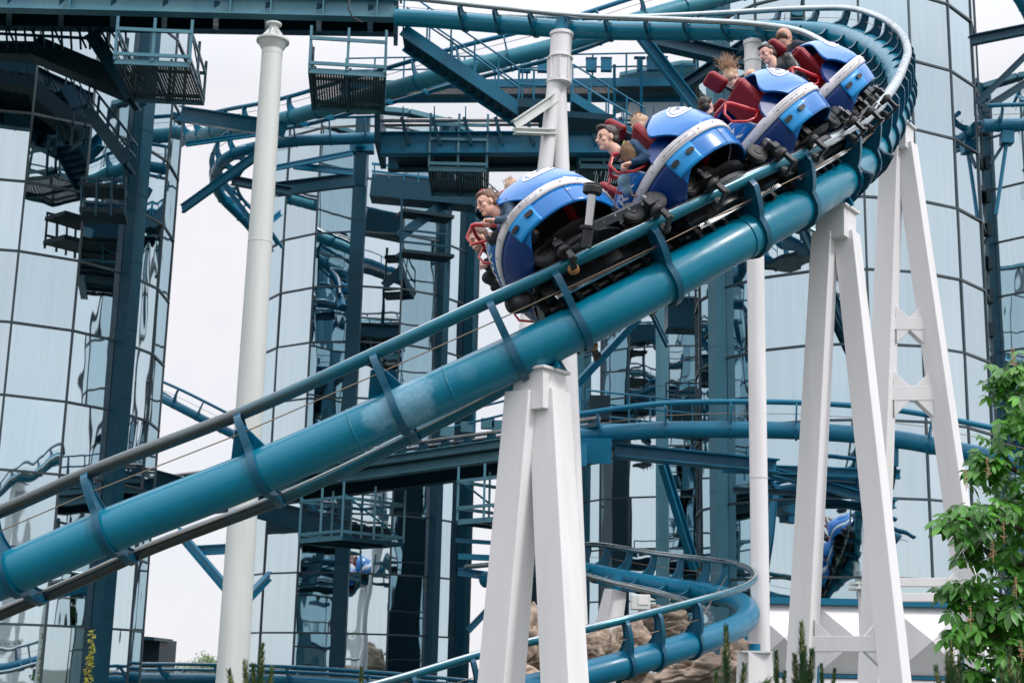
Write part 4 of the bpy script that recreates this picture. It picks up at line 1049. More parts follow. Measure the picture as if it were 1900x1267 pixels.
def make_pod(k, label):
    s0 = s1 + k * PITCHM + (.05, .04, -.08, -.10)[k]
    p, T, B, Nn = T1.at(s0)
    cs, sn = math.cos(YAW), math.sin(YAW)
    A_ = T * cs - B * sn; B_ = B * cs + T * sn
    dn = (0, -.11, -.14, -.08)[k]
    Lp = lambda a, b, n: p + A_ * a + B_ * b + Nn * (n + dn)
    pods.append((p, T, B, Nn, A_, B_, Lp))
    root = thing('coaster_car', label, 'coaster car', tuple(p), 'four blue cars of the train')
    nT = 64
    # lower hull
    m = MB(); P = []
    for j in range(7):
        row = []
        for i in range(nT + 1):
            dg_ = i / nT * 360; dg_ = dg_ if dg_ <= 180 else dg_ - 360
            sc, n = level(j / 6, dg_); row.append(Lp(*plan(dg_ * DEG, sc), n))
        P.append(row)
    def hm(i, j):
        th = (j + .5) / nT * 360
        return 1 if (th < 62 or th > 298) else 0
    m.grid(P, matfn=hm); m.build('lower_hull', [M['car_blue'], M['car_dark']], root, solid=.02)
    # bottom pan with dark machinery
    m = MB(); n0 = .50
    m.add([Lp(*plan(i / 32 * 2 * math.pi, .8), n0) for i in range(32)], [tuple(range(32))[::-1]])
    m.add([Lp(*plan(i / 32 * 2 * math.pi, .97), .80) for i in range(32)], [tuple(range(32))])
    m.build('floor_pan', M['black'], root)
    m = MB(); m.cyl(Lp(0, 0, .52), Lp(0, 0, .30), .42, .36, 32); m.cyl(Lp(0, 0, .44), Lp(0, 0, .40), .56, seg=32); m.build('turntable', M['black_metal'], root)
    # white stripe
    m = MB(); P = [[Lp(*plan(i / nT * 2 * math.pi, sc), n) for i in range(nT + 1)] for sc, n in ((1.0, .775), (1.02, .782), (1.028, .82), (1.022, .862), (1.0, .875))]
    m.grid(P); stripe = m.build('white_stripe', M['car_white'], root, solid=.02)
    # marked plate on the stripe: thin outline with small grey marks
    for sg in (1, -1):
        m = MB(); rr2 = random.Random(5)
        def st_(th, n, o=.006): a, b = plan(th * DEG * sg, 1.03 + o); return Lp(a, b, n)
        m.tube([st_(60, .795), st_(68, .795), st_(76, .795), st_(84, .795), st_(92, .795), st_(92, .85), st_(84, .85), st_(76, .85), st_(68, .85), st_(60, .85)], .0028, 4, closed=True)
        th = 62
        while th < 89:
            wv = rr2.uniform(.5, 1.3); m.add([st_(th, .815), st_(th + wv, .815), st_(th + wv, .832), st_(th, .832)], [(0, 1, 2, 3)]); th += wv + rr2.uniform(.4, .9)
        m.build('marking', M['ring_grey'], stripe)
    for sg in (1, -1):
        for th in range(16, 176, 16):
            c = Lp(*plan(th * DEG * sg, 1.034), .822); c2 = Lp(*plan(th * DEG * sg, 1.0), .822)
            m = MB(); m.cyl(c2, c + (c - c2).normalized() * .003, .008, seg=8); m.build('screw', M['ring_grey'], stripe)
        for th in (112, 140):
            m = MB(); m.tube([Lp(*plan(th * DEG * sg, level(t / 6, th)[0] + .002), level(t / 6, th)[1]) for t in range(7)], .0028, 5); m.build('panel_seam', M['car_dark'], root)
    # light blue slotted side plates
    for sg in (1, -1):
        m = MB(); P = []
        for j in range(6):
            sc, n = level(-.0 + .97 * j / 5)
            P.append([Lp(*plan(th * DEG * sg, sc + .014), n) for th in range(60, 88, 2)])
        if sg < 0: P = [r_[::-1] for r_ in P]
        m.grid(P); pl = m.build('side_plate', M['car_light'], root, solid=.012)
        for th in (65, 81):
            sc, n = level(.66); ce = Lp(*plan(th * DEG * sg, sc + .03), n); c2 = Lp(*plan((th + 3.4) * DEG * sg, sc + .03), n)
            sc2, n2 = level(.5); nn = (Lp(*plan(th * DEG * sg, sc2 + .03), n2) - ce).normalized(); out_ = (c2 - ce).cross(nn).normalized()
            q = MB(); tt = (c2 - ce).normalized()
            ol = [(.022 * math.cos(x) + (.018 if math.cos(x) > 0 else -.018), .022 * math.sin(x)) for x in [z * math.pi / 8 for z in range(16)]]
            q.prism([ce + tt * x * 1.1 + nn * y for x, y in ol], out_ * .012); q.build('slot', M['black'], pl)
    # front panel with lettering
    m = MB(); P = []
    def fp(th, v, o=0):      # v 0..1 up the panel
        e = 1 - max(0, (abs(th) - 28) / 16) ** 2.2
        n = .875 + .20 * v * max(e, .02)
        sc = 1.01 + .035 * math.sin(math.pi * min(1, v * max(e, .02) * 1.05)) - .03 * v + o
        a, b = plan(th * DEG, sc); return Lp(a, b, n)
    for j in range(9): P.append([fp(th, j / 8) for th in range(-44, 45, 1)])
    m.grid(P); pan = m.build('front_panel', M['car_blue'], root, solid=.015)
    m = MB(); m.tube([fp(th, 1.0) for th in range(-44, 45, 1)], .008, 6); m.build('white_edge', M['letter'], pan)
    tv, tf = text_mesh('M PARK')
    wd = max(v.x for v in tv); hh = max(v.y for v in tv); mb_ = MB()
    scl = 62 / wd
    lo = -30
    mb_.add([fp(lo + v.x * scl, .18 + .52 * v.y / hh, .008) for v in tv], tf); mb_.build('lettering', M['letter'], pan)
    # seat-back shell: dome between the two rows
    def dome(u, v, o=0):     # v -1..1 across, u 0 front .. 1 rear
        ph = v * math.pi / 2; sn_, cs_ = abs(math.sin(ph)), abs(math.cos(ph)); q_ = abs(v)
        b = .82 * math.copysign(sn_ ** .70, v); hb = cs_ ** .78
        w1 = min(1, max(0, (q_ - .42) / .43)); w1 = w1 * w1 * (3 - 2 * w1)
        w2 = min(1, max(0, (q_ - .86) / .14)); w2 = w2 ** .8
        a0 = .04 - .30 * w1 + .20 * w2
        thr = math.asin(min(1, (abs(b) / BW) ** (1 / .86)))
        a1 = max(AR * abs(math.cos(thr)) ** .86, a0 + .03)
        a = a0 + (a1 - a0) * u
        f = max(0, 1 - u ** 2.4) ** .52
        n = .87 + .56 * hb * f * (1 - .07 * math.exp(-(v / .2) ** 2))
        return a, b, n + o
    m = MB(); vs_ = [-1 + 2 * i / 88 for i in range(89)]; us_ = [i / 40 for i in range(41)]
    P = [[Lp(*dome(u, v)) for v in vs_] for u in us_]
    def dm(i, j):
        a, b, n = dome(us_[i] + .0125, vs_[j] + .011)
        return 1 if (abs(b) > .5 and (a - .02) ** 2 + (n - .88) ** 2 < .20 ** 2) else 0
    m.grid(P)
    for sg in (1, -1):
        ol = [(-.40, .86), (-.38, .93), (-.32, 1.0), (-.22, 1.04), (-.08, 1.05), (.06, 1.02), (.12, .95), (.14, .86)]
        q = MB(); q.prism([Lp(a_, .70 * sg, n_) for a_, n_ in ol], B_ * .03); q.build('side_panel', M['car_dark'], root)
    sh = m.build('seat_back_shell', [M['car_blue'], M['car_dark']], root, solid=.025)
    # raised emblem oval on the shell near the stripe
    for sg in (1,):
        for (ra, rb, mt, nm) in ((.155, .0, 'letter', 'emblem'),):
            q = MB(); cu, cv = .62, .58 * sg
            def em(x, y, o): return Lp(*dome(cu + y * 1.2, cv + x * 1.1, o))
            n_ = 28
            ring = [(math.cos(2 * math.pi * i / n_), math.sin(2 * math.pi * i / n_)) for i in range(n_)]
            P1 = [[em(x * r_, y * r_, .012) for x, y in ring + ring[:1]] for r_ in (.17, .142)]
            q.grid(P1)
            P1 = [[em(x * r_, y * r_, .009) for x, y in ring + ring[:1]] for r_ in (.12, .08, .04, .001)]
            q.grid(P1); q.build('emblem', M['letter'], sh)
            q = MB()
            for (x0, y0, x1, y1) in ((-.07, -.05, -.045, .06), (-.05, .04, 0, -.03), (0, -.03, .03, .05), (.03, .05, .055, -.05), (-.07, -.06, .07, -.045)):
                d_ = Vector((y1 - y0, x0 - x1)).normalized() * .010
                q.add([em(x0 + d_.x, y0 + d_.y, .016), em(x1 + d_.x, y1 + d_.y, .016), em(x1 - d_.x, y1 - d_.y, .016), em(x0 - d_.x, y0 - d_.y, .016)], [(0, 1, 2, 3)])
            q.build('emblem_mark', M['car_dark'], sh)
    tv, tf = text_mesh('21'); q = MB()
    def nf(x, y): th = 112 + x * 5; sc, n = level(.74 + y * .11); return Lp(*plan(th * DEG, sc + .006), n)
    q.add([nf(v.x, v.y) for v in tv], tf); q.build('number', M['letter'], root)
    # seats, four of them, back to back
    for fb in (1, -1):
        for sg in (1, -1):
            b0 = .46 * sg
            aa = lambda x: (-.13 - x) if fb > 0 else (.20 + x * .7)
            nb = 1.10 if fb > 0 else .98
            sb = MB()
            sb.boxa(Lp(aa(.03), b0, nb), A_ * .045, B_ * .19, (Nn * .23))
            so = sb.build('seat', M['red_pad'], root, bevel=.03)
            sb = MB(); sb.boxa(Lp(aa(.11), b0, .86), A_ * .11, B_ * .17, Nn * .04); sb.build('seat_cushion', M['red_pad'], so, bevel=.03)
            if fb > 0:
                sb = MB(); sb.boxa(Lp(aa(.10), b0, 1.50), A_ * .045, B_ * .095, Nn * .095 - A_ * .03); hr_ = sb.build('headrest', M['red_pad'], so, bevel=.04); hr_.modifiers['bevel'].segments = 5; hr_.data.polygons.foreach_set('use_smooth', [True] * 6)
                sb = MB(); sb.cyl(Lp(aa(.0), b0, 1.28), Lp(aa(.08), b0, 1.48), .02, seg=8); sb.build('headrest_post', M['black_metal'], so)
                sb = MB(); sb.boxa(Lp(aa(-.0), b0 + .1 * sg, 1.33), A_ * .035, B_ * .05, Nn * .03); sb.build('shoulder_pad', M['red_pad'], so, bevel=.02)
                # lap bar
                lb = MB(); X = .17
                for q_ in (-X, X):
                    lb.tube([Lp(-0.23, b0 + q_, .84), Lp(-0.35, b0 + q_, 1.0), Lp(-0.50, b0 + q_, 1.18), Lp(-0.53, b0 + q_ * .9, 1.21)], .021, 10)
                    lb.tube([Lp(-0.53, b0 + q_ * .9, 1.21), Lp(-0.63, b0 + q_ * .85, 1.14), Lp(-0.63, b0 + q_ * .8, 1.04), Lp(-0.53, b0 + q_, .95), Lp(-0.41, b0 + q_, .93), Lp(-0.32, b0 + q_, .97)], .013, 8)
                lb.tube([Lp(-0.53, b0 - X * .9, 1.21), Lp(-0.54, b0, 1.23), Lp(-0.53, b0 + X * .9, 1.21)], .018, 10)
                lb.build('lap_bar', M['red'], so)
    # underframe between the rails
    def Lt(t, b, n): return p + T * t + B * b + Nn * n
    m = MB()
    m.boxa(Lt(.1, 0, .27), T * .66, B * .13, Nn * .07); m.boxa(Lt(.1, .25, .30), T * .60, B * .05, Nn * .09); m.boxa(Lt(.1, -.25, .30), T * .60, B * .05, Nn * .09)
    m.boxa(Lt(.1, 0, .38), T * .5, B * .34, Nn * .03)
    for k2 in range(7): m.boxa(Lt(-.4 + k2 * .17, .0, .17), T * .02, B * .2, Nn * .06)
    m.cyl(Lt(-.5, .12, .2), Lt(.7, .12, .2), .03, seg=8); m.cyl(Lt(-.5, -.1, .16), Lt(.7, -.1, .16), .025, seg=8)
    m.build('underframe', M['black_metal'], root)
    m = MB(); m.boxa(Lt(.1, .05, .075), T * .5, B * .05, Nn * .012); m.boxa(Lt(.1, .30, .14), T * .55, B * .008, Nn * .02); m.build('brake_fin', M['chrome'], root)
    # wheel carriers
    for off_ in (-.22, .62):
        q0, T2_, B2_, N2_ = T1.at(s0 + off_)
        for sg in (1, -1):
            h0 = T1.h + .03; g2 = T1.g / 2
            def X(t, b, n): return q0 + T2_ * t + B2_ * (g2 + b) * sg + N2_ * (h0 + n)
            m = MB()
            m.boxa(X(0, -.055, .165), T2_ * .20, B2_ * .035, N2_ * .035)
            m.boxa(X(-.0, -.06, .21), T2_ * .06, B2_ * .035, N2_ * .03)
            m.boxa(X(-.17, -.13, .17), T2_ * .05, B2_ * .08, N2_ * .035)
            m.boxa(X(.0, .06, .15), T2_ * .028, B2_ * .11, N2_ * .02)
            m.boxa(X(.0, .155, .10), T2_ * .045, B2_ * .03, N2_ * .035)
            m.boxa(X(.01, .10, -.135), T2_ * .03, B2_ * .09, N2_ * .012); m.boxa(X(.03, .15, -.05), T2_ * .03, B2_ * .02, N2_ * .10)
            m.boxa(X(0, -.24, .22), T2_ * .10, B2_ * .14, N2_ * .035)
            m.boxa(X(-.10, -.20, .29), T2_ * .05, B2_ * .06, N2_ * .04); m.boxa(X(.12, -.16, .26), T2_ * .04, B2_ * .05, N2_ * .05)
            bo = m.build('wheel_carrier', M['black_metal'], root, bevel=.01)
            for t_, b_, n_ in ((-.17, -.12, .20), (-.02, -.02, .25), (.01, .15, .16), (.09, -.03, .215)):
                m = MB(); m.cyl(X(t_, b_, n_), X(t_, b_, n_ + .03), .018, seg=6); m.cyl(X(t_, b_, n_ + .02), X(t_, b_, n_ + .05), .010, seg=8)
                m.build('bolt', M['ring_grey'], bo)
            def wheel(c, ax, r, w, tread='black'):
                m = MB(); m.lathe(c - ax * w / 2, ax, [(r * .35, .0), (r * .8, 0), (r * .86, .006), (r * .97, .006), (r, .02), (r, w - .02), (r * .97, w - .006), (r * .86, w - .006), (r * .8, w), (r * .35, w)], 24)
                wo = m.build('wheel', M[tread], bo)
                m = MB(); m.lathe(c - ax * (w / 2 + .006), ax, [(.0, 0), (r * .30, 0), (r * .34, .01), (r * .8, .012), (r * .8, w), (r * .34, w + .002), (r * .3, w + .012), (0, w + .012)], 16); m.build('hub', M['black_metal'], wo)
            wheel(X(-.125, 0.05, T1.rr + .104), B2_ * sg, .104, .07)
            wheel(X(.125, 0.05, T1.rr + .104), B2_ * sg, .104, .07)
            wheel(X(-.24, -.145, .06), N2_, .088, .06)
            wheel(X(.01, T1.rr + .07, .01), N2_, .068, .055, 'black')
            wheel(X(.01, 0.02, -T1.rr - .052), B2_, .05, .05, 'orange' if k < 1 and off_ < 0 else 'black')
    # coupling bar toward the next car
    if k < 3:
        a_ = Lt(.72, 0, .33); q0, T2_, B2_, N2_ = T1.at(s0 + PITCHM - .6)
        m = MB(); m.tube([a_, (a_ + q0 + N2_ * .33) / 2, q0 + N2_ * .33], .05, 10); m.build('coupling', M['black_metal'], root)
    return root, Lt, Lp
car1, Lt1, Lp1 = make_pod(0, 'leading blue car with black buffer post, carrying a woman and a man in front')
car2, Lt2, Lp2 = make_pod(1, 'second blue car, with the dark-haired man in jeans leaning forward')
car3, Lt3, Lp3 = make_pod(2, 'third blue car with empty red front seats')
car4, Lt4, Lp4 = make_pod(3, 'last blue car with the woman in the leather jacket, highest on the curve')
# lead car extras: upright buffer post, front bumper, grey arm plate
a, b = W(1089, 440, 11.75), W(1100, 348, 11.7)
d = (b - a).normalized()
m = MB(); m.lathe(a - d * .22, d, [(.0, .13), (.048, .13), (.048, .28), (.075, .285), (.075, .31), (.03, .315)], 24); m.build('post_socket', M['black_metal'], car1)
m = MB(); m.lathe(a + d * .12, d, [(.038, -.06), (.038, .3)], 20); m.build('post_shaft', M['chrome'], car1)
m = MB(); m.lathe(b - d * .06, d, [(.03, -.005), (.07, .0), (.082, .012), (.082, .06), (.076, .07), (.076, .085), (.066, .09), (0, .09)], 28); m.build('buffer_head', M['black'], car1)
for k in range(5):
    an = k * 1.257; x = d.cross(Vector((0, 1, 0))).normalized(); y = d.cross(x)
    c = b + d * .029 + (x * math.cos(an) + y * math.sin(an)) * .045
    m = MB(); m.cyl(c, c + d * .004, .012, seg=8); m.build('head_bolt', M['navy'], car1)
a, b = W(985, 556, 12.2), W(932, 566, 12.05)
d = (b - a).normalized()
m = MB(); m.lathe(a, d, [(.0, -.2), (.04, -.2), (.04, -.04), (.07, -.04), (.07, .03), (.05, .04)], 24); m.build('bumper_stem', M['chrome'], car1)
m = MB(); m.lathe(a + d * .03, d, [(.05, 0), (.085, .01), (.10, .05), (.10, .14), (.085, .19), (.05, .21), (0, .215)], 28); m.build('bumper', M['black'], car1)
m = MB()
q1, q2 = W(1102, 420, 11.95), W(1212, 372, 12.05); dd = (q2 - q1).normalized(); sd = dd.cross(Vector((0, .8, .6))).normalized()
m.beam(q1, q2, .075, .025, up=(0, .8, .6)); m.beam(W(1138, 385, 12.1), W(1160, 402, 12.0), .05, .03, up=(0, .8, .6)); m.build('arm_plate', M['plate_grey'], car1)
for q in ((1120, 410), (1142, 400), (1168, 388), (1192, 378)):
    c = W(q[0], q[1], 11.93); m = MB(); m.cyl(c, c + Vector((0, -.02, -.015)), .012, seg=8); m.build('bolt', M['chrome'], car1)

# ---------------- people ----------------
def skinm(name, col): return mat(name, col, .55, dirt=(col[0] * .85, col[1] * .72, col[2] * .68), dirt_scale=14, dirt_amt=.35, spec=.35)
M['skin'] = skinm('skin', (.72, .43, .34)); M['skin2'] = skinm('skin_tan', (.55, .31, .22))
M['hair_brown'] = mat('brown_hair', (.12, .055, .03), .5, dirt=(.25, .13, .07), dirt_scale=30, dirt_amt=.7)
M['hair_dark'] = mat('dark_hair', (.025, .014, .012), .45, dirt=(.06, .035, .025), dirt_scale=30, dirt_amt=.6)
M['hair_blond'] = mat('blond_hair', (.50, .31, .19), .5, dirt=(.70, .52, .36), dirt_scale=30, dirt_amt=.8)
M['jk_grey'] = mat('blue_grey_jacket', (.045, .085, .14), .75, dirt=(.07, .12, .18), dirt_scale=6, bump=.5, bump_scale=16)
M['jk_navy'] = mat('navy_jacket', (.004, .045, .105), .75, dirt=(.008, .07, .15), dirt_scale=6, bump=.5, bump_scale=16)
M['jk_brown'] = mat('brown_cloth', (.17, .10, .055), .8, dirt=(.24, .15, .09), dirt_scale=8, bump=.5, bump_scale=20)
M['jk_black'] = mat('black_leather', (.022, .027, .032), .32, dirt=(.05, .055, .06), dirt_scale=9, bump=.7, bump_scale=14)
M['jk_dark'] = mat('dark_cloth', (.018, .022, .03), .8, bump=.5, bump_scale=18)
M['tr_black'] = mat('black_trousers', (.03, .034, .042), .8, dirt=(.05, .055, .06), dirt_scale=8, bump=.5, bump_scale=14)
M['jeans'] = mat('pale_jeans', (.20, .36, .45), .8, dirt=(.34, .49, .56), dirt_scale=7, dirt_amt=.8, bump=.5, bump_scale=15)
M['jeans_dark'] = mat('blue_jeans', (.04, .13, .20), .8, dirt=(.08, .2, .28), dirt_scale=7, bump=.5, bump_scale=15)
M['tr_grey'] = mat('grey_trousers', (.25, .26, .29), .8, bump=.5, bump_scale=15)
M['pink'] = mat('pink_cloth', (.70, .22, .26), .8, bump=.4, bump_scale=20)
M['eye'] = mat('dark_eye', (.02, .012, .01), .2); M['lip'] = mat('lips', (.42, .11, .09), .5); M['teeth'] = mat('teeth', (.8, .77, .72), .3)
M['zip'] = mat('yellow_piping', (.62, .60, .12), .5)
class Blob:
    """union of capsules and ellipsoids, fused by a voxel remesh into one continuous surface"""
    def __init__(s): s.m = MB()
    def ell(s, c, ax, ay, az, nu=16, nv=10):
        P = []
        for j in range(nv + 1):
            t = math.pi * j / nv; z = math.cos(t); r = math.sin(t)
            P.append([c + ax * (r * math.cos(2 * math.pi * i / nu)) + ay * (r * math.sin(2 * math.pi * i / nu)) + az * z for i in range(nu + 1)])
        s.m.grid(P)
    def ball(s, c, r): s.ell(c, Vector((r, 0, 0)), Vector((0, r, 0)), Vector((0, 0, r)))
    def cap(s, p, q, r1, r2=None, seg=14):
        r2 = r1 if r2 is None else r2
        if (q - p).length < 1e-5: return s.ball(p, r1)
        s.ball(p, r1); s.ball(q, r2); s.m.tube([p, q], [r1, r2], seg)
    def chain(s, pts, rs):
        for a, b, r, q in zip(pts[:-1], pts[1:], rs[:-1], rs[1:]): s.cap(a, b, r, q)
    def bake(s, name, m, parent, vox=.009, sm=6, wr=0):
        o = s.m.build('tmp', m, parent)
        # weld and fuse
        bm_ = bmesh.new(); bm_.from_mesh(o.data); bmesh.ops.remove_doubles(bm_, verts=bm_.verts, dist=1e-5)
        bmesh.ops.recalc_face_normals(bm_, faces=bm_.faces); bm_.to_mesh(o.data); bm_.free()
        r = o.modifiers.new('r', 'REMESH'); r.mode = 'VOXEL'; r.voxel_size = vox; r.use_smooth_shade = True
        if sm: k = o.modifiers.new('s', 'SMOOTH'); k.iterations = sm; k.factor = .5
        dg = bpy.context.evaluated_depsgraph_get(); dg.update()
        me = bpy.data.meshes.new_from_object(o.evaluated_get(dg)); me.name = name
        if wr:
            for v in me.vertices:
                n_ = noise.noise(v.co * 17) + .6 * noise.noise(v.co * 38)
                v.co = v.co + v.normal * (wr * n_)
        bpy.data.objects.remove(o)
        me.polygons.foreach_set('use_smooth', [True] * len(me.polygons))
        ob = bpy.data.objects.new(name, me); COL.objects.link(ob); ob.parent = parent
        return ob
def person(label, joints, jacket, trousers, skin='skin', hair='hair_brown', hstyle='short', face=(-1, 0, -.15), up=(-.2, 0, 1), hs=1.0, grp=None, body=True, grip=(0, 0, -1), smile=True):
    J = joints; h = J['head']
    fw = Vector(face).normalized(); up = Vector(up); up = (up - fw * up.dot(fw)).normalized(); sd = fw.cross(up).normalized()
    root = thing('person', label, 'person', tuple(h), grp)
    H = lambda x, y, z: h + (fw * x + sd * y + up * z) * hs       # x forward, y side, z up
    b = Blob()
    # skull, jaw, brow, nose, lips, ears
    b.ell(H(-.012, 0, .03), fw * .096 * hs, sd * .074 * hs, up * .092 * hs)
    b.ell(H(.022, 0, -.045), fw * .062 * hs, sd * .056 * hs, up * .062 * hs)
    b.ell(H(.062, 0, -.088), fw * .024 * hs, sd * .026 * hs, up * .020 * hs)
    b.ell(H(.070, 0, .028), fw * .020 * hs, sd * .050 * hs, up * .013 * hs)
    b.cap(H(.080, 0, .015), H(.106, 0, -.022), .009 * hs, .012 * hs); b.ball(H(.092, .010, -.026), .0085 * hs); b.ball(H(.092, -.010, -.026), .0085 * hs)
    b.ell(H(.080, 0, -.052), fw * .011 * hs, sd * .024 * hs, up * .010 * hs)
    for q in (1, -1):
        b.ell(H(.052, .036 * q, -.018), fw * .026 * hs, sd * .024 * hs, up * .022 * hs)
        b.ell(H(-.008, .077 * q, -.004), fw * .018 * hs, sd * .008 * hs, up * .029 * hs)
    if 'neck' in J: b.chain([H(-.02, 0, -.05), J['neck'], J['chest'] if body else J['neck']], [.054 * hs, .058, .08 if body else .06])
    if body:
        b.chain([J['chest'], J['hip']], [.105, .11])
        for sde in ('n', 'f'):
            S, E, Hd, Hp, K, Ft = (J.get(x + sde) for x in ('sh', 'el', 'ha', 'hp', 'kn', 'ft'))
            if S is not None:
                b.chain([S, E, Hd], [.048, .038, .025])
                d = (Hd - E).normalized(); gd = Vector(grip); gd = (gd - d * gd.dot(d)).normalized(); w = d.cross(gd).normalized()
                pc = Hd + d * .045
                b.ell(pc, d * .047, w * .040, gd * .019)
                for i, (o_, L_) in enumerate(((-.030, .030), (-.010, .034), (.010, .032), (.029, .026))):
                    k0 = Hd + d * .082 + w * o_ - gd * .004; k1 = k0 + (d * .55 + gd * .85).normalized() * L_; k2 = k1 + (gd * .9 - d * .55).normalized() * L_ * .8; k3 = k2 + (-d).normalized() * L_ * .5
                    b.chain([k0, k1, k2, k3], [.0098, .0090, .0082, .0075])
                t0 = Hd + d * .025 - w * .034; t1 = t0 + (d * .5 + gd * .7 - w * .35).normalized() * .035; t2 = t1 + (gd * .8 + d * .4 + w * .4).normalized() * .028
                b.chain([t0, t1, t2], [.013, .011, .009])
            if K is not None:
                b.chain([Hp, K, Ft], [.064, .046, .034])
                fo = Vector(fw); b.cap(Ft, Ft + fo * .14 - Vector((0, 0, .02)), .04, .032)
    b.bake('body', M[skin], root, vox=.0065 if body else .007, sm=3)
    for q in (1, -1):
        e = Blob(); e.ell(H(.076, .031 * q, .006), fw * .006 * hs, sd * .011 * hs, up * .0045 * hs); e.m.build('eye', M['eye'], root)
        e = Blob(); e.ell(H(.083, .033 * q, .030), fw * .006 * hs, sd * .020 * hs, up * .0045 * hs); e.m.build('eyebrow', M[hair] if hstyle != 'bald' else M['hair_brown'], root)
    e = Blob(); e.ell(H(.086, 0, -.053), fw * .008 * hs, sd * .022 * hs, up * .0075 * hs); e.m.build('lips', M['lip'], root)
    if smile:
        e = Blob(); e.ell(H(.090, 0, -.053), fw * .0065 * hs, sd * .016 * hs, up * .0036 * hs); e.m.build('teeth', M['teeth'], root)
    # hair
    hb = Blob()
    if hstyle == 'bald':
        hb.ell(H(-.034, 0, .008), fw * .079 * hs, sd * .0775 * hs, up * .064 * hs)
    else:
        hb.ell(H(-.030, 0, .045), fw * .093 * hs, sd * .083 * hs, up * .092 * hs)
        hb.ell(H(-.055, 0, -.005), fw * .062 * hs, sd * .078 * hs, up * .075 * hs)
        hb.ell(H(.018, 0, .098), fw * .062 * hs, sd * .060 * hs, up * .032 * hs)
        if hstyle == 'quiff': hb.ell(H(.045, 0, .108), fw * .045 * hs, sd * .05 * hs, up * .028 * hs)
        if hstyle in ('tied', 'bun'):
            hb.ell(H(-.13, 0, .05), fw * .045 * hs, sd * .04 * hs, up * .04 * hs); hb.cap(H(-.08, 0, .05), H(-.13, 0, .05), .035 * hs)
            if hstyle == 'bun': hb.ell(H(-.11, 0, .115), fw * .05 * hs, sd * .05 * hs, up * .04 * hs)
    ho = hb.bake('hair', M[hair], root, vox=.007, sm=2, wr=.0035)
    rr3 = random.Random(hash(label) % 999 if False else len(label))
    if hstyle != 'bald':      # loose strands
        m = MB(); ns = 190 if hstyle in ('long', 'wild') else 60
        for i in range(ns):
            th = rr3.uniform(0, 6.28); ph = rr3.uniform(.1, 1.5)
            s0 = H(-.035 + .09 * math.sin(ph) * math.cos(th) - .02, .078 * math.sin(ph) * math.sin(th), .05 + .085 * math.cos(ph))
            out_ = (s0 - H(-.03, 0, .04)).normalized()
            Ls = (rr3.uniform(.05, .2) if hstyle in ('long', 'wild') else rr3.uniform(.02, .05))
            wind = (-fw * .7 + up * (.5 if hstyle == 'wild' else .05) + Vector((.3, 0, .25 if hstyle == 'wild' else 0)))
            P = [s0 - out_ * .006]; dv = out_ * .5 + wind * .8
            for q in range(5):
                dv = (dv + wind * .25 + Vector((rr3.uniform(-.7, .7), rr3.uniform(-.7, .7), rr3.uniform(-.6, .6))) * (1 if hstyle == 'wild' else .6)).normalized(); P.append(P[-1] + dv * Ls / 5)
            m.tube(P, [.0028, .0026, .0022, .0018, .0014, .0008], 4)
        m.build('hair_strands', M[hair], root)
    if not body:
        if 'neck' in J:
            c = Blob(); c.chain([J['neck'] , J['chest']], [.075, .13]); c.ell(J['chest'], sd * .2, fw * .11, up * .09)
            if 'shn' in J: c.chain([J['chest'], J['shn'], J['eln'], J['han']], [.1, .07, .052, .045])
            c.bake('jacket', M[jacket], root, vox=.014, sm=8, wr=.006)
        return root
    c = Blob()
    c.chain([J['neck'] + (J['chest'] - J['neck']) * .18, J['chest'], J['hip']], [.060, .118, .112])
    c.cap(J['shn'], J['shf'], .066)
    c.cap(J['shn'] + (J['hip'] - J['shn']) * .3, J['shf'] + (J['hip'] - J['shf']) * .3, .085)
    for sde in ('n', 'f'):
        c.chain([J['sh' + sde], J['el' + sde], J['ha' + sde].lerp(J['el' + sde], .08)], [.060, .048, .034])
    jo = c.bake('jacket', M[jacket], root, vox=.011, sm=8, wr=.006)
    c = Blob()
    for sde in ('n', 'f'):
        c.chain([J['hp' + sde], J['kn' + sde], J['ft' + sde]], [.080, .060, .046])
    c.cap(J['hpn'], J['hpf'], .09)
    c.bake('trousers', M[trousers], root, vox=.012, sm=8, wr=.006)
    for sde in ('n', 'f'):
        c = Blob(); f0 = J['ft' + sde]; c.cap(f0, f0 + fw * .15 - Vector((0, 0, .03)), .052, .040); c.bake('shoe', M['jk_dark'], root, vox=.012, sm=3)
    return root, H, fw, sd, up
def pose(px, Y, Bv, w=.34, adj={}):
    """px: near-side joints as picture positions; the far side follows along the seat direction"""
    J = {}
    for k, v in px.items():
        y = Y + (v[2] if len(v) > 2 else 0); J[k] = W(v[0], v[1], y)
    for k in ('sh', 'el', 'ha', 'hp', 'kn', 'ft'):
        if k + 'n' in J and k + 'f' not in J: J[k + 'f'] = J[k + 'n'] - Bv * (w if k in ('sh', 'el') else w * .62)
    return J
GR = 'riders on the train'
B0 = pods[0][2]; B1 = pods[1][2]; B3 = pods[3][2]
